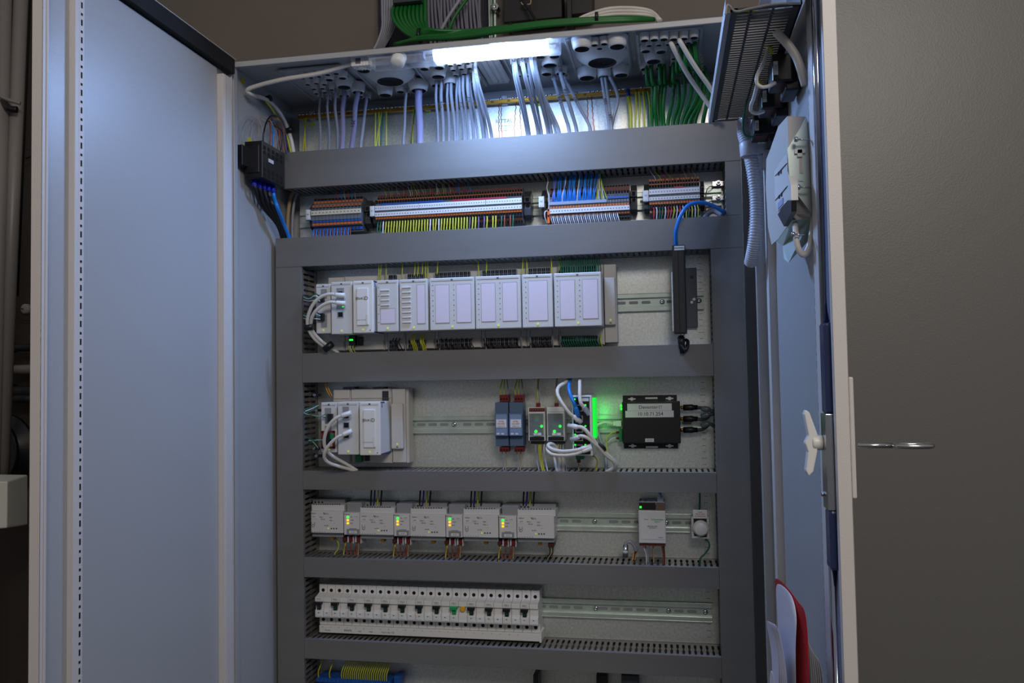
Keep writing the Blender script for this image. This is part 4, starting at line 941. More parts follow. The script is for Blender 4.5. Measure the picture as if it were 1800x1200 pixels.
for i, (xa, xb, za) in enumerate(((928, 958.5, 716), (960.5, 993, 716))):
    t = thing('relay_module', 'clear-fronted relay with green lamps, %s' % ('left one with brown screw strip on top' if i == 0 else 'right one with white cap on top'), 'relay', at((xa + xb) / 2, 775, -.05), 'relays')
    slab(t, 'housing', (xa, za + (0 if i == 0 else -1)), (xb, 775), -.008, -.052, WHITE, .0012)
    slab(t, 'screw_strip', (xa + 2, za + 1), (xb - 1, za + 7), -.052, -.0535, MAROON if i == 0 else WHITE, .0004)
    if i == 0:
        q = MB()
        for j in range(6):
            a = at(xa + 5 + 4.2 * j, za + 4, -.0535); q.cyl((a.x, -.0535, a.z), (a.x, -.0542, a.z), .0013, 8)
        q.build('terminal_screw', COPPER, t)
    slab(t, 'window', (xa + 1.5, za + 10), (xb - 2, 766), -.0521, -.0585, CLEARD, .0006)
    slab(t, 'window_backing', (xa + 2.5, za + 11), (xb - 3, 765), -.052, -.0526, SMOKE, 0)
    slab(t, 'circuit_board', (xa + 9, za + 13), (xb - 8, 750), -.0526, -.0560, PCB, 0)
    slab(t, 'relay_can', (xa + 12, za + 16), (xb - 11, 741), -.0560, -.0580, BLACK if i else TEALG, .0004)
    q = MB()
    for j in range(9):
        a = at(xa + 4 + (j % 2) * 2.5, za + 13 + j * 2.4, -.0527); q.box(a.x - .0010, a.x + .0010, -.0533, -.0526, a.z - .0007, a.z + .0007)
        a = at(xb - 6 + (j % 2) * 2, za + 13 + j * 2.4, -.0527); q.box(a.x - .0010, a.x + .0010, -.0533, -.0526, a.z - .0007, a.z + .0007)
    q.build('component', INKG, t)
    for (lx, ly, rr) in ((xa + 24, 749, .0024), (xa + 14, 758, .0026)):
        a = at(lx, ly, -.0590); MB().cyl((a.x, -.0584, a.z), (a.x, -.0594, a.z), rr, 14).build('indicator', LEDG, t)
    slab(t, 'label', (xa + 10, 760.5), (xb - 7, 765), -.0585, -.0590, LABEL, 0)
    text('K%d' % (i + 1), at((xa + xb) / 2 + 1, 762.8, -.0593), .0036, INKG, t, 'print')
    slab(t, 'lower_screw_strip', (xa + 3, 767.5), (xb - 2, 774), -.052, -.0555, BLACK, .0004)
    slab(t, 'lower_connector', (xa + 5, 775), (xb - 1, 780), -.030, -.046, BLACK, .0006); slab(t, 'upper_connector', (xa + 14, 708), (xa + 21, 716), -.030, -.040, RED, .0006)
    for j in range(2):
        px = xa + 15 + 4 * j
        wire('connecting_wire', '%s wire rising from the %s relay' % (('yellow', 'grey')[j], 'left' if i == 0 else 'right'), 'wire', [at(px, 711, -.035), at(px + 2, 695, -.038), at(px + 2 - 3 * j, 680, -.03), at(px + 4 - 3 * j, 655, -.02)], .0013, (YELLOW, GREYC)[j])
    wl = ((0, YELLOW), (3, YELLOW), (9, WHITEW), (-6, GREYC)) if i == 0 else ((0, YELLOW), (4, TAN), (-8, CABLEW), (9, GREYC))
    for j, (dx, mm) in enumerate(wl):
        px = (xa + xb) / 2 + 5 + dx
        wire('connecting_wire', '%s wire hanging under the %s relay, strand %s' % (mm.name.replace('_wire', '').replace('_sheath', '').replace('_', ' '), 'left' if i == 0 else 'right', ORD[j]), 'wire', [at(px, 776, -.040), at(px - 1, 790, -.045), at(px + 1, 806, -.045), at(px + 5, 826, -.05), at(px + 6, 832, -.05)], .0015 if mm is not CABLEW else .0030, mm)

sw = thing('network_switch', 'narrow white-framed network switch with green port lamps and glowing side', 'network switch', at(1023, 801, -.06))
a, b = at(1004.5, 695, -.085), at(1042, 801, -.085)
YW = -.085
slab(sw, 'housing', (1004.5, 695), (1042, 801), -.012, YW, WHITE, .0012)
slab(sw, 'front_panel', (1007.5, 698), (1038, 798), YW, YW - .0006, BLACK, 0)
slab(sw, 'label', (1023, 699.5), (1035, 705), YW - .0006, YW - .0010, LABEL, 0); slab(sw, 'blue_band', (1010, 697.5), (1037, 699), YW - .0006, YW - .0010, STRIPB, 0)
for k, zp in enumerate((717, 736, 754, 769, 787)):
    c = at(1018, zp, YW); rj45(sw, c.x, c.z, YW - .0008, wd=.015)
    for dx in (-7, 11):
        if k in (0, 2, 4) or dx < 0:
            q = at(1018 + dx, zp - 5.5, YW - .0016); MB().box(q.x - .0013, q.x + .0013, YW - .0024, YW - .0012, q.z - .0012, q.z + .0012).build('indicator', LEDG, sw)
q = at(1010.5, 701.5, YW); MB().box(q.x - .0012, q.x + .0012, YW - .002, YW - .0006, q.z - .0012, q.z + .0012).build('indicator', LEDG, sw)
a, b = at(1042, 697, -.060), at(1050, 770, -.060)
MB().box(at(1042, 730, -.05).x + .0008, at(1042, 730, -.05).x + .0080, -.070, -.040, b.z, a.z - .002).build('light_guide', GLOWG, sw, .002)
slab(sw, 'power_plug', (1012, 801), (1026, 807), -.03, -.06, TEALG, .0006); slab(sw, 'ferrule', (1014, 807), (1020, 813), -.04, -.05, RED, .0004)
gp = at(1052, 735, -.045)
gl_ = bpy.data.lights.new('switch_glow', 'AREA'); gl_.size = .05; gl_.shape = 'RECTANGLE'; gl_.size_y = .02; gl_.energy = .009; gl_.color = (.02, 1, .12)
go = bpy.data.objects.new('switch_glow', gl_); COL.objects.link(go); go.location = (gp.x + .001, -.055, gp.z); go.rotation_euler = (Vector((.75, .55, .15))).to_track_quat('-Z', 'Z').to_euler()
patch('white patch cable arching from the duct above into the second switch port', [at(1010, 733, -.098), at(1001, 726, -.104), at(988, 708, -.106), at(980, 692, -.098), at(982, 680, -.085), at(995, 671, -.07), at(1004, 660, -.05)], .0035, WHITE)
patch('blue patch cable dropping from the duct above into the top switch port', [at(1012, 718, -.100), at(1008, 706, -.104), at(1002, 692, -.098), at(1000, 680, -.085), at(1002, 668, -.065), at(1004, 656, -.045)], .0035, BLUEW, m=BLUEW)
patch('short white patch cable dropping straight into the top switch port', [at(1027, 716, -.104), at(1021, 708, -.108), at(1019, 694, -.104), at(1019, 682, -.094), at(1019, 672, -.08), at(1020, 656, -.05)], .0036, CLEAR)
patch('white patch cable running down right from the middle switch port, upper of two', [at(1013, 750, -.104), at(1025, 752, -.108), at(1038, 766, -.106), at(1052, 785, -.098), at(1066, 800, -.09), at(1080, 812, -.08), at(1079, 822, -.068), at(1064, 830, -.055)], .0037, WHITE)
patch('white patch cable running down right from the middle switch port, lower of two', [at(1016, 768, -.104), at(1022, 766, -.108), at(1034, 770, -.106), at(1050, 783, -.1), at(1064, 796, -.092), at(1078, 808, -.082), at(1084, 818, -.072), at(1078, 830, -.055)], .0035, WHITE)
patch('white patch cable looping left from the bottom switch port, upper of two', [at(1024, 788, -.106), at(1012, 791, -.108), at(990, 793, -.104), at(972, 790, -.098), at(963, 783, -.09), at(970, 780, -.08), at(980, 790, -.06), at(984, 810, -.05), at(984, 832, -.05)], .0035, WHITE)
patch('white patch cable looping left from the bottom switch port, lower of two', [at(1026, 792, -.106), at(1010, 798, -.108), at(990, 800, -.104), at(970, 798, -.098), at(962, 790, -.09), at(966, 784, -.08), at(985, 796, -.06), at(990, 812, -.05), at(990, 832, -.05)], .0035, WHITE)
q = at(1057, 786, -.096); tag(MB().cyl(q + Vector((-.0012, -.001, -.0014)), q + Vector((.0012, .001, .0014)), .0105, 14).build('cable_tie', BLACK), 'black cable tie bundling white patch cables right of the switch', 'cable tie')
wire('connecting_wire', 'yellow-green wire curving under the switch', 'wire', [at(1040, 800, -.05), at(1047, 804, -.055), at(1050, 812, -.055), at(1049, 820, -.05), at(1047, 832, -.05)], .0015, YELLOW)
wire('connecting_wire', 'tan wire hanging from the red ferrule under the switch', 'wire', [at(1017, 812, -.045), at(1017, 820, -.045), at(1018, 832, -.05)], .0014, TAN)
wire('data_cable', 'pale grey cable running behind the switch bundle into the duct', 'cable', [at(1048, 752, -.03), at(1056, 775, -.035), at(1064, 800, -.04), at(1066, 832, -.05)], .0035, GREYC)

# black router
rt = thing('router', 'flat black router with two white address labels', 'router', at(1145, 788, -.02))
YR = -.032
slab(rt, 'mounting_plate', (1094.5, 695), (1192, 788), -.0005, -.0035, BLACK, .0008)
for (px, py) in ((1110.5, 701), (1177, 700), (1112, 783.5), (1177, 783.5)):
    q = at(px, py, -.0040); MB().lathe((q.x, -.0036, q.z), (0, -1, 0), [(0, .0038), (.0004, .0036)], 12).box(q.x - .0075, q.x + .0075, -.0041, -.0037, q.z - .0013, q.z + .0013).build('keyhole', ZINC, rt)
for (px, py) in ((1145, 699.5), (1146, 785.5)):
    q = at(px, py, -.004); MB().box(q.x - .012, q.x + .012, -.0041, -.0037, q.z - .0016, q.z + .0016).build('slot', ZINC, rt)
slab(rt, 'housing', (1093, 706), (1197, 779), -.003, YR, BLACK, .0016)
slab(rt, 'label', (1102.5, 709.5), (1181, 721), YR, YR - .0006, LABEL, 0); text('Deventer1!', at(1143, 715.5, YR - .0008), .0098, INK, rt, 'label_text')
slab(rt, 'label', (1099, 722), (1184.5, 733), YR, YR - .0006, LABEL, 0); text('10.10.71.254', at(1143, 727.5, YR - .0008), .0098, INK, rt, 'label_text')
slab(rt, 'small_label', (1134, 770.5), (1149.5, 776.5), YR, YR - .0006, LABEL, 0); text('-06T01', at(1141.8, 773.6, YR - .0008), .0045, INKG, rt, 'label_text')
for k in range(2):
    q = at(1092, 713 + 5.5 * k, -.02); MB().cyl((q.x + .003, -.020, q.z), (q.x - .0012, -.020, q.z), .0022, 10).build('indicator', LEDG, rt)
slab(rt, 'terminal_plug', (1088, 754), (1094, 776), -.006, -.022, TEALG, .0005)
for k, py in enumerate((716, 736, 755.5)):
    t = thing('antenna_plug', 'black screw-on antenna plug with grey cable on the router, %s of three' % ('upper', 'middle', 'lower')[k], 'antenna plug', at(1210, py, -.018), 'antenna plugs on the router')
    a = at(1197, py, -.018); b = at(1223, py, -.018)
    MB().cyl((a.x - .001, -.018, a.z), (a.x + .005, -.018, a.z), .0034, 10).build('thread', BRASS, t)
    MB().lathe((a.x + .0045, -.018, a.z), (1, 0, 0), [(0, .0058), (.018, .0062), (.020, .0050), (.028, .0046)], 12).build('collar', BLACK, t)
    MB().tube([(b.x, -.018, b.z), at(1234, py + (1 - 2 * (k == 2)) * 1, -.022), at(1243, py + (3, -2, -7)[k], -.026), at(1250, py + (6, -8, -10)[k], -.03), at(1272, py + (12, -8, 8)[k], -.03)], .0034, 9).build('cable', DGREY, t)
    q = at(1240, py + (2, -4, -7)[k], -.027); MB().lathe(q - Vector((.008, 0, 0)), (1, -.2, (-.1, .3, .35)[k]), [(0, .004), (.006, .0062), (.014, .0058), (.018, .003)], 10).build('grip', mat('clear_grey_grip', (96, 100, 108), .3), t)
t = thing('patch_cable', 'pale network cable lit green, plugged into the left side of the router', 'cable', at(1080, 743, -.018))
p_ = at(1093, 744, -.018)
MB().box(p_.x - .011, p_.x - .0005, -.0245, -.0115, p_.z - .0055, p_.z + .0055).box(p_.x - .017, p_.x - .011, -.0235, -.0125, p_.z - .0045, p_.z + .0045).build('plug', WHITE, t, .0008)
q = MB()
for k in range(4): q.box(p_.x - .019 - .003 * k, p_.x - .0175 - .003 * k, -.0225, -.0135, p_.z - .0040, p_.z + .0040)
q.build('strain_relief', CABLEW, t)
MB().tube([(p_.x - .016, -.018, p_.z), at(1064, 742, -.02), at(1052, 746, -.024), at(1046, 752, -.03), at(1042, 760, -.03)], .0034, 9).build('sheath', CABLEW, t)
for k, (py, mm, nm, e) in enumerate(((759.5, YELLOW, 'yellow', (1066, 776)), (770, WHITEW, 'white', (1065, 780)))):
    t = thing('connecting_wire', '%s wire with red ferrule on the green router plug' % nm, 'wire', at(1080, py, -.012))
    MB().tube([at(1084, py, -.014), at(1076, py + 1, -.018), at(1069, py + 7, -.022), at(*e, -.026), at(1070, 800, -.034), at(1079, 815, -.04), at(1082, 832, -.05)], .0013, mm and 7).build('sheath', mm, t)
    MB().cyl(at(1083, py, -.014), at(1088, py, -.014), .0022, 8).build('ferrule', RED, t)

# black power injector hanging over the duct, right of the upper rack
inj = thing('power_injector', 'long upright black injector with white printed sticker', 'power injector', at(1205, 585, -.05))
YI = -.108
a, b = at(1181, 431, YI), at(1208, 585, YI)
MB().prism([(a.x, YI), (b.x - .002, YI), (b.x, YI + .002), (b.x + .001, -.060), (a.x + .002, -.060)], b.z, a.z, 'z').build('housing', BLACK, inj, .001)
MB().box(a.x + .0105, a.x + .0112, YI - .0005, YI, b.z + .002, a.z - .002).build('seam', HOLE, inj)
slab(inj, 'sticker', (1185, 432.5), (1203, 439), YI, YI - .0008, LABEL, 0); text('P3+POE1', at(1194, 435.8, YI - .001), .0046, INK, inj, 'label_text')
MB().box(a.x - .0025, a.x + .001, -.098, -.045, b.z + .004, a.z - .050).build('side_bracket', ZINC, inj, .0006)
MB().lathe((at(1197, 586, -.085).x, -.085, b.z), (0, 0, -1), [(-.001, .0070), (.003, .0072), (.0035, .0052), (.008, .0052)], 14).build('socket', STEEL, inj)
MB().lathe((at(1197, 586, -.085).x, -.085, b.z - .006), (.05, 0, -1), [(0, .0068), (.012, .0068), (.014, .0060), (.022, .0058), (.023, .0045), (.032, .0042)], 14).build('plug', BLACK, inj)
pb = at(1197, 586, -.085); MB().tube([(pb.x, -.085, b.z - .030), at(1198, 607, -.088), at(1203, 615, -.09), at(1208, 610, -.088), at(1209, 600, -.08), at(1205, 597, -.075)], .0034, 9).build('bent_lead', BLACK, inj)
ib = thing('mounting_bracket', 'dark grey screwed plate behind the black injector', 'bracket', at(1222, 575, -.01))
slab(ib, 'plate', (1204, 471), (1227, 575), -.0095, -.0115, mat('dark_steel_plate', (96, 100, 104), .45, .4), .0006)
for (px, py, mm) in ((1216, 487, DGREY), (1220, 526, STEEL), (1216, 531, STEEL)):
    q = at(px, py, -.0115); MB().lathe(q, (0, -1, 0), [(0, .0034), (.0016, .003)], 12).build('screw', mm, ib)
wire('patch_cable', 'thick grey cable lying behind the blue arch, top right terminal corner', 'cable', [at(1238, 384, -.03), at(1245, 374, -.03), at(1256, 371, -.03), at(1270, 378, -.035)], .006, GREYC)

# ================================================================ ROW OF LIGHTING MODULES
YE, YT = -.060, -.052
def lmod(i, xa, xb, yt, yb_, led, label):
    t = thing('lighting_controller' if not led else 'status_module', label, 'lighting module' if not led else 'status module', at((xa + xb) / 2, yb_, -.03), 'lighting control modules')
    if led:
        slab(t, 'housing', (xa + 5, yt - 18), (xb + 4.5, yt + 6), -.008, -.050, MGREY, .001)
        slab(t, 'front', (xa, yt), (xb, yb_), -.008, YE, LGREY, .001)
        for k, mm in enumerate((LEDG, LEDA, LEDA)):
            q = at(xa + 7, yt + 8 + 5.4 * k, YE); MB().box(q.x - .0019, q.x + .0019, YE - .0012, YE, q.z - .0016, q.z + .0016).build('indicator', mm, t)
            text(('OK', 'MAIN', 'BUS')[k], at(xa + 11, yt + 8 + 5.4 * k, YE - .0004), .0032, INKG, t, 'print', align='LEFT')
        text('Helvar', at(xa + 5.5, yt + 3, YE - .0004), .0046, INKG, t, 'print')
        slab(t, 'label', (xa + 15.5, yt + 4.5), (xa + 26, yt + 9.5), YE, YE - .0006, LABEL, 0); text('1.%d.0' % (i + 1), at(xa + 20.7, yt + 7, YE - .0008), .0036, INK, t, 'print')
        a, b = at(xa + 5, yt + 27.5, YE), at(xa + 28 - 1, yb_ - 1, YE)
        MB().box(a.x, b.x, YE - .0006, YE, b.z, a.z - .0016).box(a.x + .006, b.x - .006, YE - .0006, YE, a.z - .0016, a.z).build('grey_flap', MGREY, t)
        slab(t, 'flap_label', (xa + 9, yb_ - 7.5), (xa + 23, yb_ - 2.5), YE - .0006, YE - .0010, LABEL, 0); text('LK-%02d' % (i + 1), at(xa + 16, yb_ - 5, YE - .0012), .0034, INKG, t, 'print')
        for k, dx in enumerate((-3.5, 7.5, 21)):
            slab(t, 'connector', (xa + dx + 1, yb_ + 3), (xa + dx + 8, yb_ + 12), -.018, -.046, RED if k else MAROON, .0006)
            if k: slab(t, 'connector_clip', (xa + dx - 1.5, yb_ + 2), (xa + dx + 1, yb_ + 13), -.018, -.047, LGREY, .0004); slab(t, 'connector_clip', (xa + dx + 8, yb_ + 2), (xa + dx + 9.5, yb_ + 15), -.018, -.047, LGREY, .0004)
    else:
        slab(t, 'rear_terminal', (xa + 3, yt - 21), (xb + 3, yt - 9), -.008, -.030, MGREY, .0008)
        slab(t, 'upper_step', (xa + 1, yt - 11), (xb + 2, yt + 2), -.008, -.052, LGREY, .0008)
        q = MB()
        for k in range(12):
            a = at(xa + 6 + (xb - xa - 8) * k / 12, yt - 12, -.050); q.box(a.x - .0012, a.x + .0012, -.0525, -.050, a.z - .0012, a.z + .0005)
        q.build('notch', DGREY, t)
        slab(t, 'lower_step', (xa + 2, yb_ - 2), (xb, yb_ + 7), -.008, -.050, MGREY, .0008)
        slab(t, 'front', (xa, yt), (xb, yb_), -.008, YE, LGREY, .001)
        w = xb - xa
        if w < 58: xa0 = xa - 3
        else: xa0 = xa
        q = MB()
        for k in range(3):
            a = at(xa + 8 + 6 * k, yt - 15, -.0303); q.cyl((a.x, -.0300, a.z), (a.x, -.0306, a.z), .0019, 10)
        q.build('screw_opening', HOLE, t)
        text('Helvar', at(xa0 + 8, yt + 4.5, YE - .0004), .0040, INKG, t, 'print')
        slab(t, 'label', (xa0 + 1.5 if w > 58 else xa + .5, yt + 7.5), (xa0 + 14.5, yt + 13), YE, YE - .0006, LABEL, 0); text('LS%02d' % (i + 1), at(xa0 + 8, yt + 10.2, YE - .0008), .0036, INKG, t, 'print')
        q = MB(); a = at(xa0 + 7, yt + 24, YE)
        q.tube([(a.x - .0028, YE - .0003, a.z + .005), (a.x - .0028, YE - .0003, a.z - .002), (a.x, YE - .0003, a.z - .0050), (a.x + .0028, YE - .0003, a.z - .002), (a.x + .0028, YE - .0003, a.z + .005)], .0004, 5)
        q.cyl((a.x, YE - .0001, a.z), (a.x, YE - .0006, a.z), .0009, 8)
        for k in range(4):
            c = at(xa0 + 26 + 3.2 * (k % 3) + (k // 3), yt + 4.5, YE)
            q.tube([(c.x - .0015, YE - .0003, c.z + .0016), (c.x + .0006, YE - .0003, c.z - .0016), (c.x + .002, YE - .0003, c.z - .0016)], .00035, 4, sub=1)
        q.build('printed_symbol', INK, t)
        for (dx, dy, s) in ((22, 11, 'DALI ~'), (38, 12, '230V'), (24, 15, 'EN 60'), (40, 17, 'IP20 ---'), (44, 22, '---'), (30, 26, '4x10A')): text(s, at(xa0 + dx, yt + dy, YE - .0004), .0034, INKG, t, 'print')
        q = MB()
        for k in range(3): c = at(xa0 + 39 + 4.5 * k, yb_ - 8.5, YE); q.cyl((c.x, YE, c.z), (c.x, YE - .0008, c.z), .0014, 10)
        q.build('button', DGREY, t)
        c = at(xa0 + 33.5, yb_ - 8.5, YE); MB().cyl((c.x, YE, c.z), (c.x, YE - .0008, c.z), .0018, 10).build('indicator', LEDY, t)
        q = MB()
        for k in range(6): c = at(xa0 + 5 + 4.5 * k, yb_ - 3, YE); q.tube([(c.x - .0012, YE - .0002, c.z), (c.x, YE - .0002, c.z + .001), (c.x + .0012, YE - .0002, c.z), (c.x, YE - .0002, c.z - .001), (c.x - .0012, YE - .0002, c.z)], .0002, 4, sub=1)
        q.build('printed_symbol', INKG, t)
        slab(t, 'yellow_terminal', (xa0 + 37, yb_ + 7), (xa0 + 43, yb_ + 12), -.02, -.035, YELLOWB, .0004)
    return t
WD = [(546.5, 603.3, 897.5, 937), (632, 691.5, 902.5, 940.5), (720.5, 783, 904, 943.5), (813.5, 876, 905, 945), (908.5, 974.5, 906, 946.5)]
LDm = [(604.5, 631.8, 900.5, 940), (692, 720.3, 902.5, 942.5), (783.6, 813.2, 903.8, 944.5), (877, 908.2, 906, 946)]
for i, q in enumerate(WD): lmod(i, *q, False, 'wide grey lighting module with printed front, %s' % nth(i, 5))
for i, q in enumerate(LDm): lmod(i, *q, True, 'narrow module with green and amber lamps, %s' % nth(i, 4))
for i, px in enumerate((652, 738, 828, 920)):
    for j, mm in enumerate((BLACK, NAVY, YELLOW, BLACK)):
        wire('connecting_wire', '%s wire above lighting modules, cluster %s, strand %s' % (mm.name.split('_')[0], ORD[i], ORD[j]), 'wire', [at(px + 6.5 * j - (2 if j else 0), 890, -.028), at(px + 6.0 * j, 878, -.034), at(px + 6.0 * j + 1, 862, -.03), at(px + 6 * j + 1, 850, -.02)], .0017, mm)
for i, q in enumerate(LDm):
    for j, (dx, mm, ex) in enumerate(((0, BROWNW, 5), (3, YELLOW, -3), (11, BROWNW, 1), (23, BROWNW, -4), (27, BROWNW, -5), (26, TAN, -1))):
        px = q[0] + dx; py = q[3] + 12
        wire('connecting_wire', '%s wire below the narrow lamp module, %s, strand %s' % (mm.name.split('_')[0], nth(i, 4), ORD[j]), 'wire', [at(px, py - 3, -.034), at(px + ex * .3, py + 6, -.040), at(px + ex, py + 17, -.038), at(px + ex * 1.2, py + 32, -.045), at(px + ex * 1.2, py + 40, -.045)], .0014, mm)
t = thing('screw_connector', 'small maroon connector under the right end of the lighting modules', 'connector', at(968, 960, -.03)); slab(t, 'body', (963, 955), (974, 961), -.018, -.044, MAROON, .0006)
for j, mm in enumerate((BLACK, TAN, BLACK)):
    wire('connecting_wire', '%s wire under the small maroon connector, strand %s' % (('black', 'tan', 'second black')[j], ORD[j]), 'wire', [at(966 + 3 * j, 960, -.034), at(967 + 2 * j, 972, -.04), at(961 + 2 * j, 982, -.04), at(958 + 2 * j, 1000, -.045)], .0014, mm)
for i, px in enumerate((587, 676, 764, 857, 949)):
    if i == 0: wire('connecting_wire', 'olive yellow wire looping under the leftmost lighting module', 'wire', [at(590, 946, -.03), at(595, 955, -.034), at(594, 965, -.034), at(588, 974, -.04), at(586, 990, -.04)], .0013, YELLOW)

# power meter gateway
pm = thing('gateway_module', 'white gateway module with green-lit port and printed label, right part of its row', 'gateway', at(1146, 961, -.03))
YG = -.062
slab(pm, 'rear_housing', (1123, 881), (1170, 960), -.008, -.050, MGREY, .001)
slab(pm, 'front', (1122, 897), (1171, 955), -.048, YG, LGREY, .0012)
slab(pm, 'port_band', (1123.5, 883), (1152, 896), -.048, -.054, BLACK, .0006)
slab(pm, 'port', (1153, 885), (1168, 897), -.048, -.058, mat('dull_brown_port', (104, 84, 70), .5), .0006)
q = at(1126, 891, -.0545); MB().box(q.x - .0018, q.x + .0018, -.0552, -.054, q.z - .0018, q.z + .0018).build('indicator', LEDG, pm)
slab(pm, 'label', (1125, 910), (1169, 947.5), YG, YG - .0006, LABEL, 0)
text('Schneider', at(1155.5, 912.8, YG - .0008), .0062, GREENL, pm, 'label_text'); text('Electric', at(1156, 916.8, YG - .0008), .0038, GREENL, pm, 'label_text')
text('Wiser', at(1136, 912.5, YG - .0008), .0036, INKG, pm, 'label_text'); text('SPACELYNK', at(1147, 925, YG - .0008), .0036, INK, pm, 'label_text'); text('LSS100200', at(1147, 928, YG - .0008), .0030, INKG, pm, 'label_text'); text('1234567', at(1161, 944.5, YG - .0008), .0030, INKG, pm, 'label_text')
slab(pm, 'terminal_edge', (1124, 955.5), (1169, 960), -.020, -.052, BROWNW, .0006)
t = thing('patch_cable', 'grey network cable plugged into the top of the white gateway', 'cable', at(1161, 880, -.03))
a = at(1161, 884, -.045); MB().box(a.x - .006, a.x + .006, -.050, -.040, a.z - .001, a.z + .012).build('plug', CLEAR, t, .0008); MB().tube([(a.x, -.045, a.z + .008), at(1160, 870, -.045), at(1159, 855, -.035)], .0036, 9).build('sheath', GREYC, t)
for j, (px, ex, mm) in enumerate(((1130, 6, WHITEW), (1134, 5, GREYC), (1148, 1, TAN), (1164, 2, BROWNW), (1167, 1, MAROON))):
    wire('connecting_wire', '%s wire hanging from the white gateway, %s' % (('white', 'grey', 'tan', 'brown', 'maroon')[j], nth(j, 5)), 'wire', [at(px, 957, -.035), at(px + ex * .4, 965, -.04), at(px + ex, 975, -.04), at(px + ex, 1000, -.045)], .0014, mm)
t = thing('loose_connector', 'loose metal network plug curling out of the duct left of the gateway', 'plug', at(1099, 981, -.05))
a = at(1099, 966, -.05); MB().cyl(a + Vector((0, 0, -.014)), a + Vector((.001, 0, .010)), .0052, 12).build('shell', STEEL, t)
MB().cyl(a + Vector((0, -.0002, -.006)), a + Vector((0, -.0002, -.001)), .0056, 12).build('band', LABEL, t)
MB().tube([a + Vector((.001, 0, .009)), at(1100, 955, -.05), at(1107, 952, -.05), at(1114, 958, -.048), at(1118, 968, -.045)], .0034, 9).build('cable', GREYC, t)
for j, mm in enumerate((YELLOWB, BLACK, TAN)): wire('connecting_wire', '%s strand at the end of the loose metal plug cable' % ('amber', 'black', 'tan')[j], 'wire', [at(1113 + j, 957, -.048), at(1117 + j * 1.5, 965, -.044), at(1114 + j * 2, 973, -.04), at(1112 + 2 * j, 985, -.045)], .0012, mm)
# round push button box
pbx = thing('push_button_box', 'grey box with a round white push button and small white sign', 'push button', at(1231, 947, -.03))
slab(pbx, 'housing', (1215, 908), (1247.5, 947), -.008, -.045, LGREY, .0012)
slab(pbx, 'dark_recess', (1219, 910), (1243, 944), -.045, -.0456, BLACK, .0004)
slab(pbx, 'sign', (1218, 896), (1243.5, 911.5), -.046, -.0485, WHITE, .0008)
for k, s in enumerate(('KNX', 'PROG. LIJN', 'SCHAKELAAR')): text(s, at(1230.8, 900 + 3.6 * k, -.0488), .0034, mat('red_print', (150, 50, 56), .5), pbx, 'sign_text')
q = at(1231.8, 927.5, -.0456)
MB().lathe(q, (0, -1, 0), [(0, .0155), (.006, .0152), (.007, .0142)], 28).build('bezel', LGREY, pbx)
MB().lathe(q - Vector((0, .0065, 0)), (0, -1, 0), [(0, .0132), (.005, .0128), (.0065, .011), (.007, 0.0001)], 28, cap=False).build('button', WHITE, pbx)
slab(pbx, 'small_label', (1219, 942), (1231, 945.5), -.0456, -.0460, LABEL, 0)
wire('connecting_wire', 'dark green wire rising from the white push button box', 'wire', [at(1229, 900, -.03), at(1230, 885, -.032), at(1230, 866, -.03), at(1230, 850, -.02)], .0017, GREEND)
wire('connecting_wire', 'dark green wire curling down from the push button box', 'wire', [at(1239, 946, -.034), at(1246, 953, -.038), at(1246, 963, -.038), at(1238, 974, -.04), at(1231, 982, -.045), at(1230, 1000, -.045)], .0017, GREEND)

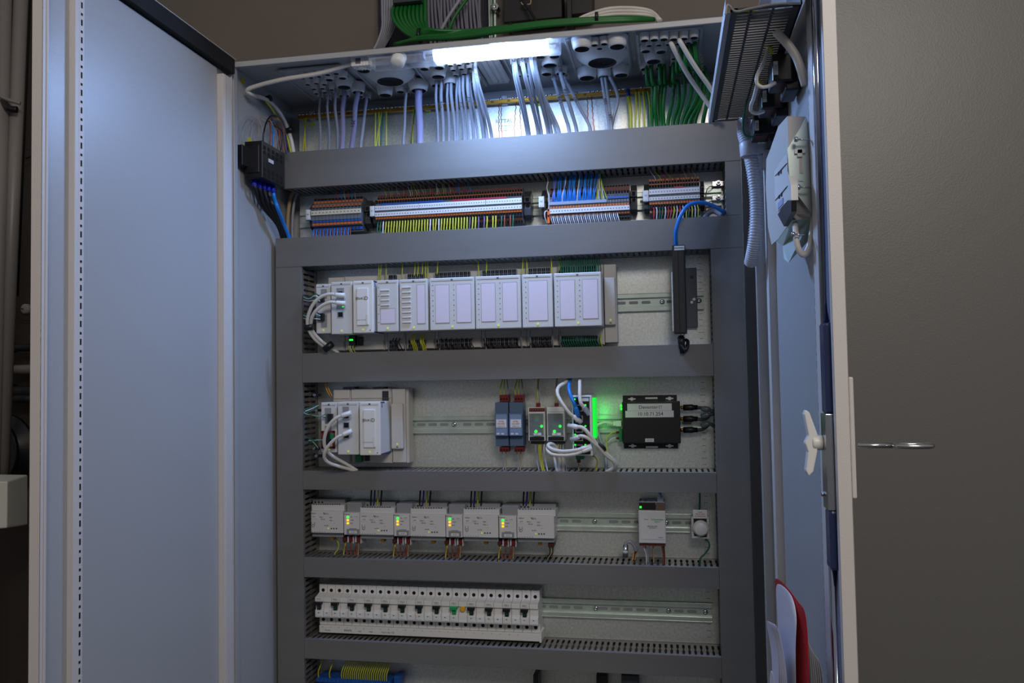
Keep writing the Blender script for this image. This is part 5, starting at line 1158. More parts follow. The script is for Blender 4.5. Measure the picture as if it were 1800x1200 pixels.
# ================================================================ BREAKER ROW
zh1, zh2 = at(750, 1042.5, -.046).z, at(750, 1095, -.046).z
mx0 = at(553.5, 1060, -.068).x; mx1 = at(947, 1080, -.062).x; PB = (mx1 - mx0) / 13
za_ = at(750, 1032, -.046).z; zn1 = at(750, 1055, -.068).z; zn2 = at(750, 1093, -.068).z; zl_ = at(750, 1104, -.046).z
def breaker(label, green=False):
    t = thing('circuit_breaker', label, 'circuit breaker', (0, 0, zl_), 'circuit breakers in the long row')
    w = PB; HW = w / 2
    m = MB()
    for k in range(2):
        m.prism([(-.008, zl_), (-.008, za_), (-.046, za_), (-.046, zn1 + .004), (-.062, zn1), (-.068, zn1 - .001), (-.068, zn1 - .010), (-.064, zn1 - .011), (-.064, zn1 - .026), (-.068, zn1 - .027), (-.068, zn2 + .002), (-.066, zn2), (-.046, zn2), (-.046, zl_)], k * HW + .0003, (k + 1) * HW - .0003, 'x')
    m.build('housing', WHITE, t, .0006)
    for k in range(2):
        for z in (zh1, zh2):
            c = HW * (k + .5)
            MB().lathe((c, -.046, z), (0, -1, 0), [(-.001, .0036), (.0003, .0036)], 14).build('screw_opening', HOLE, t)
    zt_ = zn1 - .0105
    tm = GREENL if green else BLACK
    q = MB().prism([(HW * .5 - .0076, zt_ + .0012), (HW * .5 + .0076, zt_ + .0012), (HW * .5 + .0066, zt_ - .0052), (HW * .5 - .0066, zt_ - .0052)], -.0755, -.064, 'y')
    q.prism([(HW * .5 - .0038, zt_ - .0052), (HW * .5 + .0038, zt_ - .0052), (HW * .5 + .0038, zt_ - .0150), (HW * .5 - .0038, zt_ - .0150)], -.070, -.064, 'y')
    q.build('toggle', tm, t, .0006)
    if not green:
        MB().box(HW * .5 - .0022, HW * .5 + .0022, -.0705, -.070, zt_ - .0125, zt_ - .0055).build('status_window', mat('bottle_green', (18, 70, 52), .4), t)
    if green:
        MB().lathe((HW * 1.5, -.064, zt_ - .004), (0, -1, 0), [(0, .0056), (.005, .0054), (.006, .0044)], 16).build('test_button', YELLOWB, t)
    MB().box(HW * .5 - .0058, HW * .5 + .0058, -.0690, -.0680, zn1 - .0062, zn1 - .0016).build('label', LABEL, t)
    for k in range(1 if green else 2):
        c = HW * (k + .5)
        m = MB().box(c - .0070, c + .0070, -.0692, -.068, zn2 + .0035, zn1 - .0285); m.build('rating_flap', WHITE, t, .0006)
        MB().prism([(c - .0018, zn2 + .0120), (c + .0018, zn2 + .0110), (c - .0018, zn2 + .0100)], -.0695, -.0692, 'y').build('arrow_mark', INK, t)
    return t
bk = None; BRK = []
for i in range(13):
    if i == 8: label = 'residual current breaker with green toggle and round yellow test button'
    elif i < 8: label = 'white circuit breaker with black toggle, %s in the row' % nth(i, 13)
    else: label = 'white circuit breaker with black toggle, %s of the four right of the yellow test button' % ('nearest', 'second', 'third', 'farthest')[i - 9]
    if i == 8: o = breaker(label, True); o.location += Vector((0, 0, 0))
    elif bk is None: bk = breaker(label); o = bk
    else: o = dup(bk, (0, 0, 0), label)
    o.location = Vector((mx0 + i * PB, 0, zl_))
    BRK.append(o)
for i, o in enumerate(BRK): text('F%d.1' % (11 + i), (mx0 + (i + .25) * PB, -.0692, zn1 - .0039), .0036, INKG, o, 'label_text')
bb = thing('busbar_housing', 'long white busbar strip with small print under the circuit breakers', 'busbar', ((mx0 + mx1) / 2, -.03, zl_ - .014))
xs0 = at(561, 1103, -.052).x
MB().box(xs0, mx1 + .001, -.052, -.012, zl_ - .0155, zl_ - .0004).build('housing', WHITE, bb, .001)
MB().prism([(mx1 - .001, zl_ + .002), (mx1 + .003, zl_ + .001), (mx1 + .003, zl_ - .017), (mx1 - .001, zl_ - .017)], -.053, -.012, 'y').build('end_cap', WHITE, bb)
text('mors', (at(611, 1108, -.053).x, -.0522, zl_ - .0085), .0078, INK, bb, 'logo_lettering')
for k, (px, s) in enumerate(((576, 'Mat.No.'), (632, '63A'), (652, '400V'), (678, 'Made in EU'), (690, 'CE'))): text(s, (at(px, 1110, -.053).x, -.0522, zl_ - .0100), .0040 if s != 'CE' else .005, INKG, bb, 'print')
for k in range(24): text('L%d' % (k % 3 + 1) if k % 4 else 'N', (xs0 + .008 + k * PB / 2, -.0522, zl_ - .0035), .0028, INKG, bb, 'print')

# ================================================================ BOTTOM ROW, mostly below the picture
t0 = at(557, 1189, -.05); t1 = at(690, 1200, -.05)
P = .0085; n = int((t1.x - t0.x) / P); bt = None
for i in range(n):
    if bt is None:
        bt = MB().box(0, P * .92, -.052, -.008, -.05, 0, 0).box(P * .1, P * .8, -.0525, -.052, -.0115, -.0085, 1).box(P * .1, P * .8, -.0525, -.052, -.030, -.022, 2).build('terminal_block', [BLUE, HOLE, WHITE]); o = bt
    else: o = bt.copy(); COL.objects.link(o)
    o.location = (t0.x + i * P, 0, t0.z - .001 - .0); tag(o, 'blue terminal block at the bottom edge of the picture, %s' % nth(i, n), 'terminal block', 'blue terminal blocks at the bottom')
for i in range(24):
    fx = (0.02, .17, .33)[i] if i < 3 else .36 + .028 * (i - 3)
    p = Vector((t0.x + (t1.x - t0.x) * fx, -.048, t0.z - .006)); q = p + Vector((.006, -.0, .034))
    wire('earth_wire', 'yellow wire rising from the blue terminals at the bottom, %s' % nth(i, 24), 'wire', [p, p.lerp(q, .5) + Vector((-.002, -.004, 0)), q, q + Vector((.001, .01, .012))], .0013, YELLOW, 'yellow wires above the blue terminals')
t = thing('clamp_plate', 'blue plate right of the blue terminals at the bottom edge', 'cover', at(700, 1198, -.03))
slab(t, 'plate', (692, 1188), (702, 1230), -.008, -.04, BLUE, .0008)
for i, (px, w_, mm) in enumerate(((942, 5, BLACK), (1058, 10, BLACK), (1108, 16, DGREY))):
    t = thing('relay_unit', 'dark device top just showing at the bottom edge, %s of three' % ('left', 'middle', 'right')[i], 'relay', at(px, 1210, -.03))
    slab(t, 'housing', (px - w_, 1186), (px + w_, 1260), -.008, -.045, mm, .001); slab(t, 'terminal', (px - w_ * .6, 1184), (px + w_ * .6, 1190), -.012, -.03, GREENW if i else MGREY, .0006)

# ================================================================ LEFT WALL OF THE CABINET
ds = thing('distribution_block', 'black multi-way distribution block on the left cabinet wall', 'distribution block', at(460, 330, -.11))
a, b = at(431, 184, 0), 0
# built on the left wall: base plate, tall body, rows of sockets on the side that faces right
zt_, zb_2 = at(480, 262, -.155).z, at(480, 322, -.155).z
xl = XL + .001
MB().box(xl, xl + .016, -.228, -.100, zb_2 + .022, zt_ - .008).build('base', BLACK, ds, .001)
xf = xl + .046
MB().box(xl + .008, xf, -.205, -.108, zb_2, zt_ + .004).box(xl + .012, xf - .006, -.2075, -.205, zb_2 + .01, zt_ - .004).build('body', BLACK, ds, .0015)
q = MB()
for r_ in range(2):
    for k in range(5):
        for j in range(2):
            y_ = -.196 + .018 * k; z_ = (zt_ - .008 - .0100 * j) if r_ == 0 else (zb_2 + .008 + .0100 * j)
            q.box(xf, xf + .0004, y_ - .0045, y_ + .0045, z_ - .0035, z_ + .0035)
q.build('socket_opening', HOLE, ds)
MB().box(xf, xf + .0012, -.180, -.160, (zt_ + zb_2) / 2 + .002, (zt_ + zb_2) / 2 + .009).build('label', LABEL, ds)
MB().box(xl + .012, xl + .018, -.200, -.196, zt_ + .004, zt_ + .013).build('earth_tab', YGL, ds)
for i, (px, mm, e) in enumerate(((424, GREYC, 442), (440, GREYC, 455), (453, TAN, 462), (462, BLACK, 482), (474, BROWNW, 479), (479, BLUEW, 480), (488, BROWNW, 474), (494, BLACK, 470))):
    y_ = (-.215, -.190, -.185, -.175, -.16, -.15, -.14, -.13)[i]
    top_ = (204, 208, 205, 203, 208, 210, 212, 212)[i]
    base_z = zt_ + .004
    p = at(px, 262, y_); p.z = base_z if i > 1 else p.z - .005; pm_ = at((px + e) / 2 - 2, top_ + 8, y_ + .02); pe = at(e, top_, y_ + .04)
    wire('connecting_wire', '%s wire arching up from the black distribution block, %s' % (mm.name.replace('_wire', '').replace('_cable', '').split('_')[0], nth(i, 8)), 'wire',
         [p, at(px + (2 if i else -1), 232, y_), pm_, pe, at(e + 16, top_ + 12, y_ + .05), at(e + 24, top_ + 60, y_ + .05)], .0016 if i in (3, 4, 5) else .0009, mm)
for k in range(5):
    px = 447 + 8 * k; y_ = -.185 + .014 * k; p = at(px, 322, y_); p.x = min(p.x, xf - .006); p.z = zb_2 + .001; mm = (NAVY, NAVY, NAVY, NAVY, BLUEW)[k]
    t = thing('supply_cable', '%s cable hanging from the black distribution block, %s' % ('bright blue' if k == 4 else 'dark blue-sleeved', nth(k, 5)), 'cable', p)
    MB().tube([p, p + Vector((.001, .004, -.022)), at(px + 14 - 1.6 * k, 362, -.14), at(486 + 3 * k, 392, -.10), at(496 + 3 * k, 418, -.075), at(500 + 3 * k, 450, -.06)], .0042, 10).build('sheath', BLACK if k < 4 else BLUEW, t)
    MB().cyl(p + Vector((0, 0, -.001)), p + Vector((.0004, 0, -.013)), .0048, 12).build('sleeve', mat('vivid_blue_sleeve', (34, 50, 210), .35), t)
t = thing('cable_tie', 'black cable tie around the blue supply cables', 'cable tie', at(487, 371, -.12)); q = at(484, 372, -.118)
MB().cyl(q + Vector((-.006, 0, -.003)), q + Vector((.006, 0, .004)), .0090, 12).build('band', BLACK, t)
for k, px in enumerate((508, 516)):
    wire('supply_cable', '%s cable running down between the left wall and the small terminal group' % ('thick tan' if k == 0 else 'thin grey'), 'cable', [at(px + 10, 334, -.02), at(px + 3, 348, -.02), at(px - 1, 372, -.02), at(px - 2, 398, -.02), at(px - 2, 430, -.02)], .0044 if k == 0 else .003, TAN if k == 0 else GREYC)
q = atx(427, 142, XL + .001); tag(MB().box(XL + .0001, XL + .0008, q.y - .006, q.y + .006, q.z - .006, q.z + .006).build('earth_sticker', YGL), 'small yellow-green sticker in the top left corner of the cabinet wall', 'sticker')
# plug in the wall frame corner, rivet on the wall
# ================================================================ RIGHT SIDE: TRAY, PLUGS, CONDUIT, BRACKET ON THE DOOR
tray = thing('ventilated_tray', 'slatted grey sheet-metal tray hung at the top of the right door', 'tray', (.335, -.5, .402))
zt4 = .402; ya, yb4 = -.725, -.283; xa4, xb4 = .2885, .374
MB().box(xa4, xa4 + .0012, ya, yb4, zt4 - .004, zt4 + .012).box(xa4 + .0012, xa4 + .006, ya, yb4, zt4 - .0042, zt4 - .003).build('left_lip', POWDER, tray, .0006)
m = MB().box(xa4 + .006, xa4 + .014, ya, yb4, zt4 - .001, zt4 + .0005).box(xb4 - .010, xb4, ya, yb4, zt4 - .001, zt4 + .0005).box(xa4 + .006, xb4, yb4 - .010, yb4, zt4 - .001, zt4 + .0005).box(xa4 + .006, xb4, ya, ya + .006, zt4 - .001, zt4 + .0005)
y = ya + .012
while y < yb4 - .014:
    m.box(xa4 + .014, xb4 - .010, y, y + .0045, zt4 - .001, zt4 + .0005); y += .0082
for c in (.33, .62): xx = xa4 + (xb4 - xa4) * c; m.box(xx, xx + .003, ya, yb4, zt4 - .0004, zt4 + .0008)
m.build('slatted_base', mat('slat_metal', (74, 74, 74), .45, .4), tray)
MB().box(xb4 - .002, xb4, ya, yb4, zt4 - .001, zt4 + .05).build('rear_wall', BLACK, tray)  # side flange of the tray, its shadow put in as black
MB().tube([(xa4, ya, zt4 - .006), (xa4 + .002, ya - .001, zt4 + .004), (xa4 + .005, ya, zt4 + .004), (xa4 + .012, ya, zt4 - .003), (xa4 + .03, ya, zt4 - .001), (xb4 - .03, ya, zt4 + .001), (xb4 - .002, ya, zt4 - .001)], .0013, 6).build('rolled_edge', LGREY, tray)
m = MB().lathe((xa4 + .012, yb4 - .010, zt4 - .001), (0, 0, -1), [(0, .003), (.0015, .0024)], 10).lathe((xb4 - .030, yb4 - .010, zt4 - .001), (0, 0, -1), [(0, .003), (.0015, .0024)], 10)
m.build('screw', STEEL, tray)
t = thing('ventilated_tray', 'second slatted tray piece nearer the camera, cut by the top of the picture', 'tray', (.335, -.76, .43))
m = MB(); y = -.80
while y < -.735: m.box(.300, .362, y, y + .006, .424, .4255); y += .0115
m.box(.318, .321, -.80, -.735, .4255, .427).box(.340, .343, -.80, -.735, .4255, .427).box(.296, .300, -.80, -.735, .422, .427).box(.362, .374, -.80, -.735, .422, .427)
m.build('slatted_base', MATS['slat_metal'], t)
MB().box(.372, .376, -.80, -.73, .405, .50).build('bracket_arm', LGREY, t, .001)
wire('earth_wire', 'yellow wire lying on the rolled edge of the slatted tray', 'wire', [at(1293, 22, -.71), at(1302, 19, -.715), at(1315, 18, -.715), at(1330, 22, -.70)], .002, YELLOW)
for i, (y_, yw) in enumerate(((-.600, .05), (-.480, .05), (-.375, .05))):
    P0 = ((1357, 95), (1338, 150), (1324, 203))[i]; P1 = ((1405, 145), (1385, 192), (1372, 238))[i]
    nm = ('nearest and highest', 'middle', 'farthest and lowest')[i]
    t = thing('power_plug', 'black appliance plug under the slatted tray, %s of three' % nm, 'plug', at(P0[0] + 20, P1[1], y_), 'black plugs under the slatted tray')
    a, b = at(P0[0], P0[1], y_), at(P1[0], P1[1], y_)
    MB().prism([(a.x, y_), (b.x - .008, y_), (b.x, y_ + .012), (b.x, y_ + yw), (a.x, y_ + yw)], b.z + .004, a.z, 'z').build('body', BLACK, t, .002)
    MB().box(b.x - .016, b.x + .002, y_ + .008, y_ + yw + .01, b.z - .006, b.z + .006).build('latch', BLACK, t, .002)
    MB().box(a.x + .003, a.x + .022, y_ + .006, y_ + .03, b.z + .0035, b.z + .0045).build('red_rim', MAROON, t)
    la, lb_ = at(P0[0] + 2.5, P0[1] + 13, y_ - .0006), at(P0[0] + 11, P0[1] + 36, y_ - .0006)
    if i: la, lb_ = at(P0[0] + 2.5, P0[1] + 9, y_ - .0006), at(P0[0] + 10, P0[1] + 32 - 3 * i, y_ - .0006)
    MB().box(la.x, lb_.x, y_ - .0008, y_, lb_.z, la.z).build('label', LABEL, t)
    c = (la + lb_) / 2; text('XS%d' % (i + 1), (c.x, y_ - .001, c.z), .0055, INKG, t, 'label_text', rot=(PI / 2, PI / 2, 0))
wire('supply_cable', 'white cable looping from the tray into the highest black plug', 'cable', [at(1349, 72, -.58), at(1348, 90, -.60), at(1340, 115, -.62), at(1331, 133, -.63), at(1331, 147, -.63), at(1340, 153, -.63), at(1352, 151, -.625), at(1362, 146, -.61)], .0024, CABLEW, n=10)
wire('supply_cable', 'white cable looping down into the middle black plug', 'cable', [at(1331, 150, -.57), at(1325, 172, -.53), at(1320, 186, -.51), at(1321, 195, -.50), at(1330, 199, -.50), at(1342, 196, -.49)], .0026, CABLEW, n=10)
wire('supply_cable', 'thin dark green wire looping down into the farthest black plug', 'cable', [at(1313, 177, -.42), at(1307, 205, -.40), at(1306, 225, -.395), at(1311, 238, -.39), at(1325, 241, -.385)], .0016, GREEND, n=8)
for k, (a, b, c, d, y_) in enumerate(((1352, 78, 1357, 94, -.6), (1331, 134, 1337, 148, -.49))): wire('connecting_wire', 'yellow wire stub beside the white loop of the %s black plug' % ('highest', 'middle')[k], 'wire', [at(a, b, y_), at(c, d, y_ - .004)], .0022, YELLOW)
wire('supply_cable', 'thick grey-white cable from the slatted tray across the door edge', 'cable', [at(1363, 55, -.66), at(1374, 66, -.66), at(1388, 82, -.66), at(1400, 100, -.66), at(1408, 122, -.66), at(1416, 150, -.655)], .0052, CABLEW, n=12)
# corrugated conduit
cp = [at(1308, 205, -.285), at(1308, 235, -.29), at(1317, 265, -.295), at(1324, 300, -.30), at(1329, 340, -.30), at(1330, 380, -.30), at(1327, 420, -.30), at(1323, 448, -.29), at(1320, 462, -.275)]
cc = thing('corrugated_conduit', 'grey corrugated conduit hanging beside the top right of the ducts', 'conduit', cp[-1])
MB().tube(cp, .0105, 14, sub=24, rib=lambda i, n: .0113 if i % 3 else .0090).build('hose', CONDM, cc)
q = at(1318, 262, -.30)
t = thing('conduit_clamp', 'light grey plastic clamp ring around the corrugated conduit', 'clamp', q)
MB().lathe(q - Vector((.001, 0, .012)), (-.06, 0, 1), [(0, .0128), (0, .0145), (.022, .0145), (.022, .0128)], 24).box(q.x + .010, q.x + .022, q.y - .008, q.y + .008, q.z - .010, q.z + .006).build('ring', CONDM, t, .0006)
MB().prism([(q.x + .022, q.z - .002), (q.x + .027, q.z - .006), (q.x + .026, q.z - .026), (q.x + .020, q.z - .038), (q.x + .018, q.z - .030), (q.x + .020, q.z - .010)], q.y - .006, q.y + .006, 'y').build('latch', CONDM, t, .001)
# bracket with socket on the right door (door inner face near x = .38)
XD = .372
def poly3(t, name, pts, n, th, m):
    vs = [Vector(p) for p in pts]; k = len(vs); N = Vector(n) * th
    return MB().add(vs + [v + N for v in vs], [list(range(k))[::-1], list(range(k, 2 * k))] + [(i, (i + 1) % k, k + (i + 1) % k, k + i) for i in range(k)]).build(name, m, t)
br = thing('door_bracket', 'folded galvanised bracket with slotted front plate on the right door', 'bracket', atx(1370, 430, XD))
rp = [(1383, 205), (1368, 222), (1354, 262), (1347, 280), (1346, 330), (1350, 400), (1356, 430), (1368, 420), (1392, 385), (1392, 300)]
poly3(br, 'rear_plate', [atx(a, b, .370) for a, b in rp], (1, 0, 0), .0015, IVORY)
fy_ = -.66
poly3(br, 'top_flange', [at(1384, 204, fy_ + .02), at(1417, 205, fy_ + .02), at(1386, 262, fy_ + .02)], (0, 1, 0), .002, IVORY)
poly3(br, 'front_plate', [at(1418, 206, fy_), at(1421, 262, fy_), at(1425, 330, fy_), at(1427, 376, fy_), at(1389, 325, fy_), at(1384, 262, fy_)], (0, 1, 0), .0015, mat('bracket_zinc', (186, 200, 194), .35, .3))
poly3(br, 'lower_flange', [at(1389, 326, fy_ + .004), at(1425, 375, fy_ + .004), at(1425, 384, fy_ + .02), at(1400, 386, fy_ + .02), at(1388, 376, fy_ + .02)], (0, 1, 0), .002, IVORY)
poly3(br, 'underside_plate', [at(1392, 387, fy_ + .02), at(1426, 383, fy_ + .02), at(1424, 420, fy_ + .05), at(1386, 462, fy_ + .06), at(1378, 455, fy_ + .08), at(1376, 432, fy_ + .10), at(1366, 424, fy_ + .12)], (0, 1, 0), .0015, MATS['bracket_zinc'])
a, b = at(1396, 264, fy_), at(1415, 270, fy_)
MB().box(a.x, b.x, fy_ - .003, fy_, b.z, a.z).box((a.x + b.x) / 2 - .003, (a.x + b.x) / 2 + .003, fy_ - .003, fy_, b.z - .004, a.z).build('hook', WHITE, br, .0004)
slab(br, 'slot', (1405, 278), (1411, 304), fy_ - .0004, fy_ - .001, IVORY, 0); slab(br, 'slot', (1404, 316), (1411, 318), fy_ - .0004, fy_ - .001, LABEL, 0)
for (px, py, w_) in ((1399, 245, 22), (1403, 329, 22), (1394, 412, 20)):
    p = at(px, py, fy_ - .012); q = at(px + w_, py, fy_ - .012)
    MB().cyl(p, q, .0011, 10).lathe(p, (-1, 0, 0), [(-.002, .0030), (0, .0034), (.002, .0026)], 12).build('screw', STEEL, br)
so = thing('power_socket', 'white socket outlet with dark open end held in the door bracket', 'socket outlet', at(1372, 350, -.6))
sp = [(1384, 268), (1371, 285), (1361, 302), (1362, 345), (1366, 372), (1385, 352), (1391, 352), (1390, 325), (1384, 300)]
poly3(so, 'housing', [atx(a, b, .362) for a, b in sp], (1, 0, 0), .008, WHITE)
poly3(so, 'dark_opening', [atx(a, b, .3612) for a, b in ((1367, 377), (1384, 352), (1391, 352), (1391, 372), (1378, 398))], (1, 0, 0), .006, BLACK)
q = MB()
for (a, b, c, d) in ((1363, 309, 1383, 287), (1363, 352, 1384, 327)): q.tube([atx(a, b, .3616), atx((a + c) / 2, (b + d) / 2, .3612), atx(c, d, .3616)], .0006, 5)
for (a, b) in ((1369, 305), (1373, 302), (1370, 346), (1374, 342)): p = atx(a, b, .3616); q.box(.3606, .362, p.y - .003, p.y + .003, p.z - .002, p.z + .002)
q.build('seam', DGREY, so)
poly3(so, 'label', [atx(a, b, .3612) for a, b in ((1367, 357), (1376, 347), (1376, 358), (1367, 368))], (1, 0, 0), .0004, mat('pale_blue_label', (160, 172, 210), .5))
wire('supply_cable', 'white cable hanging in a U below the door bracket', 'cable', [at(1398, 395, -.63), at(1399, 412, -.66), at(1402, 432, -.665), at(1409, 446, -.665), at(1416, 446, -.665), at(1423, 432, -.665), at(1427, 410, -.66), at(1430, 385, -.65), at(1432, 365, -.645)], .0036, CABLEW, n=12)
# ---- papers in the door pocket
def sheet_px(rows, th, m, name, label, cat, parent=None):
    mb = MB().sheet([[at(*p) for p in r] for r in rows], th)
    o = mb.build(name, m, parent); sm = o.modifiers.new('curl', 'SUBSURF'); sm.levels = sm.render_levels = 2
    for p in o.data.polygons: p.use_smooth = True
    if label: tag(o, label, cat)
    return o
sheet_px([[(1361, 1013, -.62), (1363, 1030, -.62), (1367, 1120, -.62), (1372, 1230, -.62)], [(1372, 1017, -.66), (1376, 1040, -.67), (1383, 1120, -.66), (1388, 1230, -.66)], [(1390, 1036, -.70), (1396, 1060, -.71), (1402, 1120, -.70), (1404, 1230, -.70)], [(1406, 1060, -.72), (1410, 1090, -.73), (1414, 1130, -.73), (1418, 1230, -.73)], [(1414, 1066, -.735), (1419, 1088, -.735), (1422, 1130, -.735), (1424, 1230, -.735)]], .0008, FOLDER, 'document_folder', 'curved glossy red folder standing in the right door pocket', 'folder')
sheet_px([[(1363, 1021, -.625), (1365, 1060, -.63), (1368, 1120, -.63), (1372, 1230, -.63)], [(1374, 1026, -.67), (1378, 1060, -.68), (1382, 1120, -.68), (1386, 1230, -.68)], [(1388, 1038, -.70), (1394, 1070, -.715), (1396, 1120, -.715), (1400, 1230, -.715)], [(1397, 1055, -.71), (1403, 1090, -.725), (1398, 1125, -.725), (1400, 1230, -.72)]], .0008, PAPER, 'paper_sheet', 'large curled white sheet inside the red folder', 'paper')
for k in range(5):
    o_ = k * 2.2
    sheet_px([[(1346 + o_, 1088 + 2 * k, -.655 - .004 * k), (1352 + o_, 1120, -.66 - .004 * k), (1358 + o_ * .5, 1160, -.665 - .004 * k), (1356 + o_, 1230, -.665 - .004 * k)], [(1352 + o_ * 1.3, 1089 + k, -.69 - .004 * k), (1362 + o_, 1112, -.695 - .004 * k), (1370 + o_, 1145, -.70 - .004 * k), (1372 + o_ * 2, 1230, -.70 - .004 * k)]], .0005, PAPER, 'paper_sheet', 'folded white paper left of the red folder, %s' % ('outermost', 'second', 'third', 'fourth', 'innermost')[k], 'paper')
sheet_px([[(1353, 1170, -.70), (1352, 1230, -.70)], [(1360, 1178, -.715), (1366, 1230, -.715)]], .0005, PAPER, 'paper_sheet', 'small white paper tip at the bottom left of the red folder', 'paper')
for k in range(7):
    o_ = k * 4.0
    sheet_px([[(1418 + o_ * .3, 1118 + 5 * k, -.690 + .002 * k), (1416 + o_ * .6, 1170 + k, -.69 + .002 * k), (1422 + o_ * .8, 1230, -.69 + .002 * k)], [(1421 + o_ * .75, 1122 + 5.5 * k, -.715 + .002 * k), (1423 + o_ * .95, 1172, -.715 + .002 * k), (1427 + o_, 1230, -.715 + .002 * k)]], .0005, (PAPER, WHITE)[k % 2], 'paper_sheet', 'white paper fanned right of the red folder, %s' % nth(k, 7), 'paper')

# ================================================================ ABOVE THE CABINET
def hang(label, pts, r, m, group, n=9, name='data_cable', cat='cable'): return wire(name, label, cat, [at(*p) for p in pts], r, m, group, n=n)
tr = thing('cable_tray', 'dark metal cable tray on the wall above the cabinet', 'cable tray', at(860, 40, .12))
a, b = at(664, -60, .150), at(866, 85, .150)
MB().box(a.x, b.x, .148, .155, b.z - .03, a.z + .2).build('back', mat('dark_tray', (52, 54, 64), .5, .3), tr)
a, b = at(859, -60, .11), at(863, 85, .11); MB().box(a.x, b.x, .10, .15, b.z - .03, a.z + .2).build('side_rail', RAIL, tr, .001)
a, b = at(668, -60, .11), at(671, 85, .11); MB().box(a.x, b.x, .13, .15, b.z - .03, a.z + .2).build('side_rail', MATS['dark_tray'], tr, .001)
a = at(690, 0, .02); b = at(740, 6, .02); MB().box(a.x, b.x, .02, .06, at(715, 3, .02).z, at(715, 3, .02).z + .03).build('retaining_strap', DGREY, tr, .001)
st = thing('wall_channel', 'narrow galvanised mounting channel with a bright bolt right of the cable tray', 'channel', at(870, 40, .14))
a, b = at(868, -60, .145), at(874, 85, .145); MB().box(a.x, b.x, .135, .155, b.z - .03, a.z + .2).build('profile', RAIL, st, .001)
q = at(868, 13, .12); MB().cyl(q + Vector((-.006, 0, 0)), q + Vector((.006, 0, 0)), .005, 12).cyl(q + Vector((.004, -.004, 0)), q + Vector((.004, .02, 0)), .008, 6).build('bolt', STEEL, st)
CT = 'cables in the tray above the cabinet'
for i in range(7): hang('grey cable at the left of the tray above the cabinet, %s' % nth(i, 7), [(671 + 4.6 * i, -40, .10), (672 + 4.3 * i, 20, .09), (672 + 3.4 * i, 48, .08 + .004 * i), (664 + 2.6 * i, 74, .07 + .005 * i), (650 + 2 * i, 100, .06 + .005 * i)], .0030, GREYC, CT)
for i in range(14):
    x_ = 700 + 6.0 * (i % 9) + 3 * (i // 9); dp = .022 * (i // 9)
    hang('bright green cable sweeping down from the tray, %s' % nth(i, 14), [(x_, -40, .06 + dp), (x_ - 1, -6, .05 + dp), (690 + 7.2 * (i % 9) + 4 * (i // 9), 24, .03 + dp), (704 + 5.6 * (i % 9), 50 - 1.1 * (i % 9), .015 + dp), (738 + 2.6 * (i % 9), 68 - 1.9 * (i % 9), -.002 * (i % 9) + dp), (800 + 3 * i, 66 - 1.5 * (i % 9), -.01 + .002 * i), (870, 57 - 1.0 * (i % 9), -.02 + .002 * i), (960, 45 - .8 * (i % 9), -.03)], .0042, GREENW, CT)
for i in range(4):
    hang('green cable lying along the cabinet roof edge, %s of four' % ('lowest', 'second', 'third', 'highest')[i], [(694 + 4 * i, 78, .02), (735, 69 - i, -.02), (800, 66 - 1.6 * i, -.06), (870, 57 - 1.8 * i, -.09), (950, 46 - 2 * i, -.1), (1040, 39 - 2 * i, -.1), (1110, 36 - 1.4 * i, -.09), (1150, 34, -.06)], .0042, GREENW, CT)
for i in range(17):
    x_ = 752 + 5.6 * i
    hang('shade-toned grey cable hanging in the tray behind the green ones, %s' % nth(i, 17), [(x_, -40, .12), (x_ + 1, 0, .12), (x_ + 2 + (i % 4), 40, .12), (x_ + 7 + (i % 3) * 2, 90, .12)], .0036, mat('shaded_grey_cable', (112, 110, 122), .5), CT)  # same grey sheath, darkened in colour for the shade behind the green ones
hang('grey cable crossing diagonally in front of the hanging cables', [(812, -6, .09), (800, 12, .085), (788, 30, .08), (776, 52, .07), (768, 70, .05)], .0038, GREYC, None)
hang('single green cable crossing diagonally beside the grey one', [(824, -6, .085), (814, 8, .08), (800, 28, .075), (790, 50, .07), (782, 66, .05)], .0038, GREENW, None)
for k, (px, py, y_, r_) in enumerate(((738, 63, .0, .016), (898, 51, -.06, .012), (1049, 30, -.1, .010))):
    q = at(px, py, y_); tag(MB().cyl(q + Vector((-.003, 0, 0)), q + Vector((.003, 0, 0)), r_, 14).build('cable_tie', BLACK), 'black strap around the green bundle on the cabinet, %s' % ('left', 'middle', 'right')[k], 'cable tie')
for i, (xa, xb, ya_, yb_, zz_) in enumerate(((884, 988, -30, 30, .14), (1000, 1042, -30, 22, .14))):
    t = thing('junction_box', 'black box on the wall above the cabinet, %s' % ('long one on the left' if i == 0 else 'short one on the right'), 'box', at((xa + xb) / 2, yb_, .14))
    a, b = at(xa, ya_, .10), at(xb, yb_, .10)
    MB().box(a.x, b.x, .10, .158, b.z, a.z).build('housing', BLACK, t, .002)
hang('thin grey cable crossing the long black box', [(915, -20, .08), (920, 2, .08), (930, 16, .07), (938, 30, .05), (946, 42, .02)], .003, BLACK, None)
hang('tan loop of thin cable on the long black box', [(931, -20, .08), (933, 4, .08), (928, 8, .08), (919, 8, .08), (916, 4, .08)], .0016, TAN, None)
for i in range(3): hang('white cable arching above the cabinet roof, %s of three' % ('upper', 'middle', 'lower')[i], [(1010 + 8 * i, 38, -.02), (1030 + 4 * i, 27 + 4 * i, 0), (1070, 15 + 5.5 * i, .02), (1115, 14 + 5.5 * i, .02), (1145, 20 + 4 * i, .02), (1162 - 2 * i, 36, .0)], .0034, CABLEW, None)
t = thing('cable_holder', 'black clip strap standing between the two black wall boxes', 'clip', at(1005, 20, .1))
MB().box(at(996, 0, .08).x, at(1004, 0, .08).x, .08, .158, at(1000, 34, .08).z, at(1000, -30, .08).z).build('strap', BLACK, t, .001)

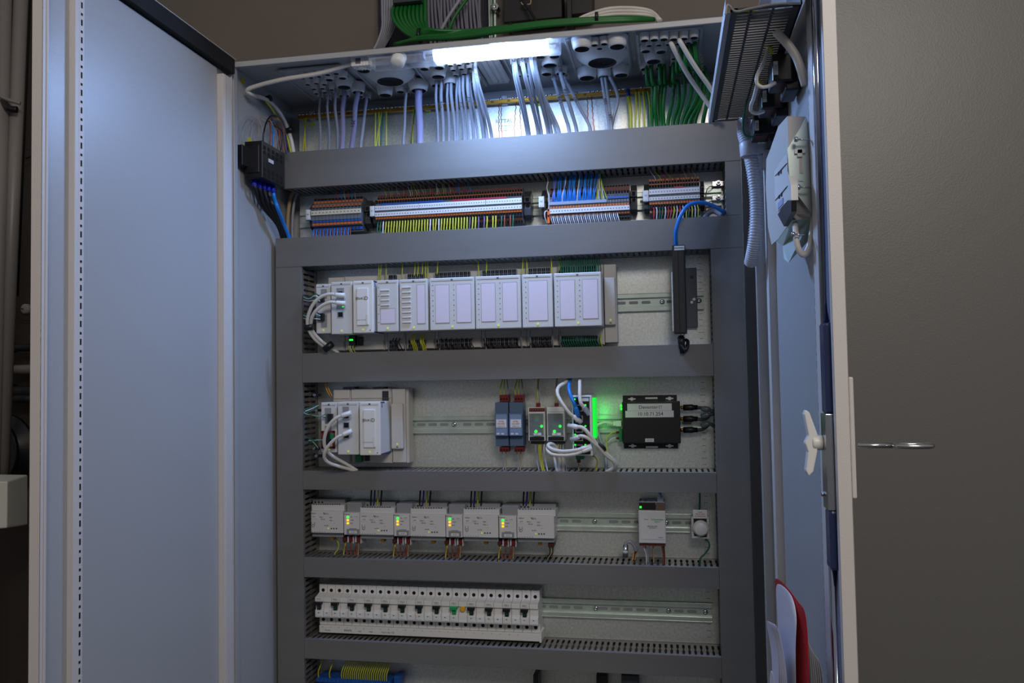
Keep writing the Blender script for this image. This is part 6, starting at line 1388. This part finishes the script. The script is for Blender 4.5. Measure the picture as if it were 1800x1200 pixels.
# ================================================================ LEFT OF THE CABINET
LW = at(40, 600, .05)
dk = tag(MB().box(-3.2, -1.13, .085, .16, -1.35, 2.2).build('wall_left', WALL_SHADE), None, None, kind='structure')  # added slab over the back wall, shade put into its dark colour
def pipe(label, p0, p1, r, m, y):
    t = thing('wall_conduit', label, 'pipe', at(*p1, y)); MB().tube([at(*p0, y), at(*p1, y)], r, 20, sub=1).build('pipe', m, t); return t
pipe('leftmost vertical grey conduit at the picture edge', (10, -40), (-22, 1240), .014, CONDUIT, -.10)
p_ = pipe('grey vertical conduit with saddle clip, left of the open left door', (38, -40), (2, 860), .0150, CONDUIT, -.08)
t = thing('saddle_clip', 'black saddle clip joining the two grey conduits', 'clip', at(17, 190, -.12))
q0, q1 = at(-2, 168, -.125), at(36, 182, -.115)
MB().tube([q0, (q0 + q1) / 2 + Vector((0, -.006, -.002)), q1], .004, 8).build('upper_bar', CONDUIT, t); MB().tube([at(4, 176, -.105), at(16, 190, -.11), at(30, 193, -.105)], .0075, 8).build('saddle', BLACK, t)
pipe('black braided hose behind the grey conduits', (26, -40), (10, 700), .012, DUSTY, -.02)
pipe('thin black hose right of the grey conduits', (50, -40), (26, 520), .008, DUSTY, .0)
for k, (py, r_) in enumerate(((612, .009), (650, .011), (690, .016))):
    t = thing('wall_pipe', 'dark horizontal pipe behind the left door, %s of three' % ('highest', 'middle', 'thick lowest')[k], 'pipe', at(30, py, .03)); MB().cyl(at(-40, py, .04), at(110, py - 2, .04), r_, 16).cyl(at(20, py, .04), at(26, py, .04), r_ * 1.25, 16).build('pipe', DUSTY if k != 1 else CONDUIT, t)
t = thing('round_detector', 'small round white detector on the shaded wall behind the left door', 'detector', at(48, 543, .07)); q = at(48, 543, .083)
MB().lathe(q, (0, -1, 0), [(0, .0125), (.008, .012), (.010, .009), (.0105, .0001)], 24, cap=False).build('cap', mat('detector_white', (150, 144, 142), .5), t)
wire('thin_cable', 'thin dark cable running left from the round detector', 'cable', [at(40, 543, .07), at(30, 540, .07), at(18, 536, .07)], .0012, BLACK)
wire('thin_cable', 'thin dark cable looping below the round detector', 'cable', [at(22, 552, .07), at(34, 560, .07), at(50, 563, .07), at(62, 556, .07)], .0014, DUSTY)
t = thing('hanging_tag', 'long black drop-shaped object hanging behind the grey conduit', 'tag', at(25, 515, .0)); q = at(24, 455, .0)
MB().lathe(q, (.04, 0, -1), [(0, .003), (.02, .008), (.045, .011), (.058, .009), (.062, .001)], 14, cap=False).build('body', BLACK, t)
t = thing('cable_reel', 'large black round reel in the dark left corner', 'reel', at(15, 830, .0)); q = at(8, 790, .02)
MB().lathe(q, (0, -1, 0), [(0, .085), (.01, .085), (.012, .05), (.05, .05), (.052, .085), (.062, .085)], 32).build('drum', BLACK, t)
wv = thing('wall_fixing', 'small black V-shaped cable clip on the shaded wall, beside the door edge', 'clip', at(60, 268, .05)); MB().tube([at(47, 262, .05), at(64, 271, .05), at(46, 278, .05)], .002, 6, sub=1).build('clip', BLACK, wv)
dv = thing('wall_instrument', 'white instrument box with small dark display at the left picture edge', 'instrument', at(20, 930, -.2))
yv = -.20
a, b, c = at(-30, 845, yv), at(12, 930, yv), at(49, 835, yv + .10)
MB().add([at(-30, 846, yv), at(13, 846, yv), at(12, 928, yv), at(-30, 931, yv), at(-30, 833, yv + .1), at(49, 834, yv + .1), at(49, 922, yv + .1), at(-30, 925, yv + .1)],
         [(0, 1, 2, 3), (4, 7, 6, 5), (0, 4, 5, 1), (1, 5, 6, 2), (2, 6, 7, 3), (3, 7, 4, 0)]).build('housing', mat('instrument_white', (226, 228, 218), .5), dv, .003)
A_, B_, C_, D_ = at(13, 846, yv), at(49, 834, yv + .1), at(49, 922, yv + .1), at(12, 928, yv)
def onf(u, v): return A_.lerp(B_, u).lerp(D_.lerp(C_, u), v)
N_ = (B_ - A_).cross(D_ - A_).normalized(); N_ = N_ if N_.y < 0 else -N_
def facep(name, u0, u1, v0, v1, th, m): 
    P4 = [onf(u0, v0), onf(u1, v0), onf(u1, v1), onf(u0, v1)]; MB().add([p for p in P4] + [p + N_ * th for p in P4], [(0, 1, 2, 3), (4, 7, 6, 5), (0, 4, 5, 1), (1, 5, 6, 2), (2, 6, 7, 3), (3, 7, 4, 0)]).build(name, m, dv)
facep('front_frame', .08, .94, .10, .92, .002, mat('instrument_grey', (176, 180, 170), .5)); facep('display', .22, .86, .28, .62, .003, BLACK)
for v in (.14, .86): facep('screw', .10, .20, v - .03, v + .03, .004, MATS['instrument_white'])
pipe('black pipe between the reel and the door edge', (20, 700), (60, 701), .010, DUSTY, .03)
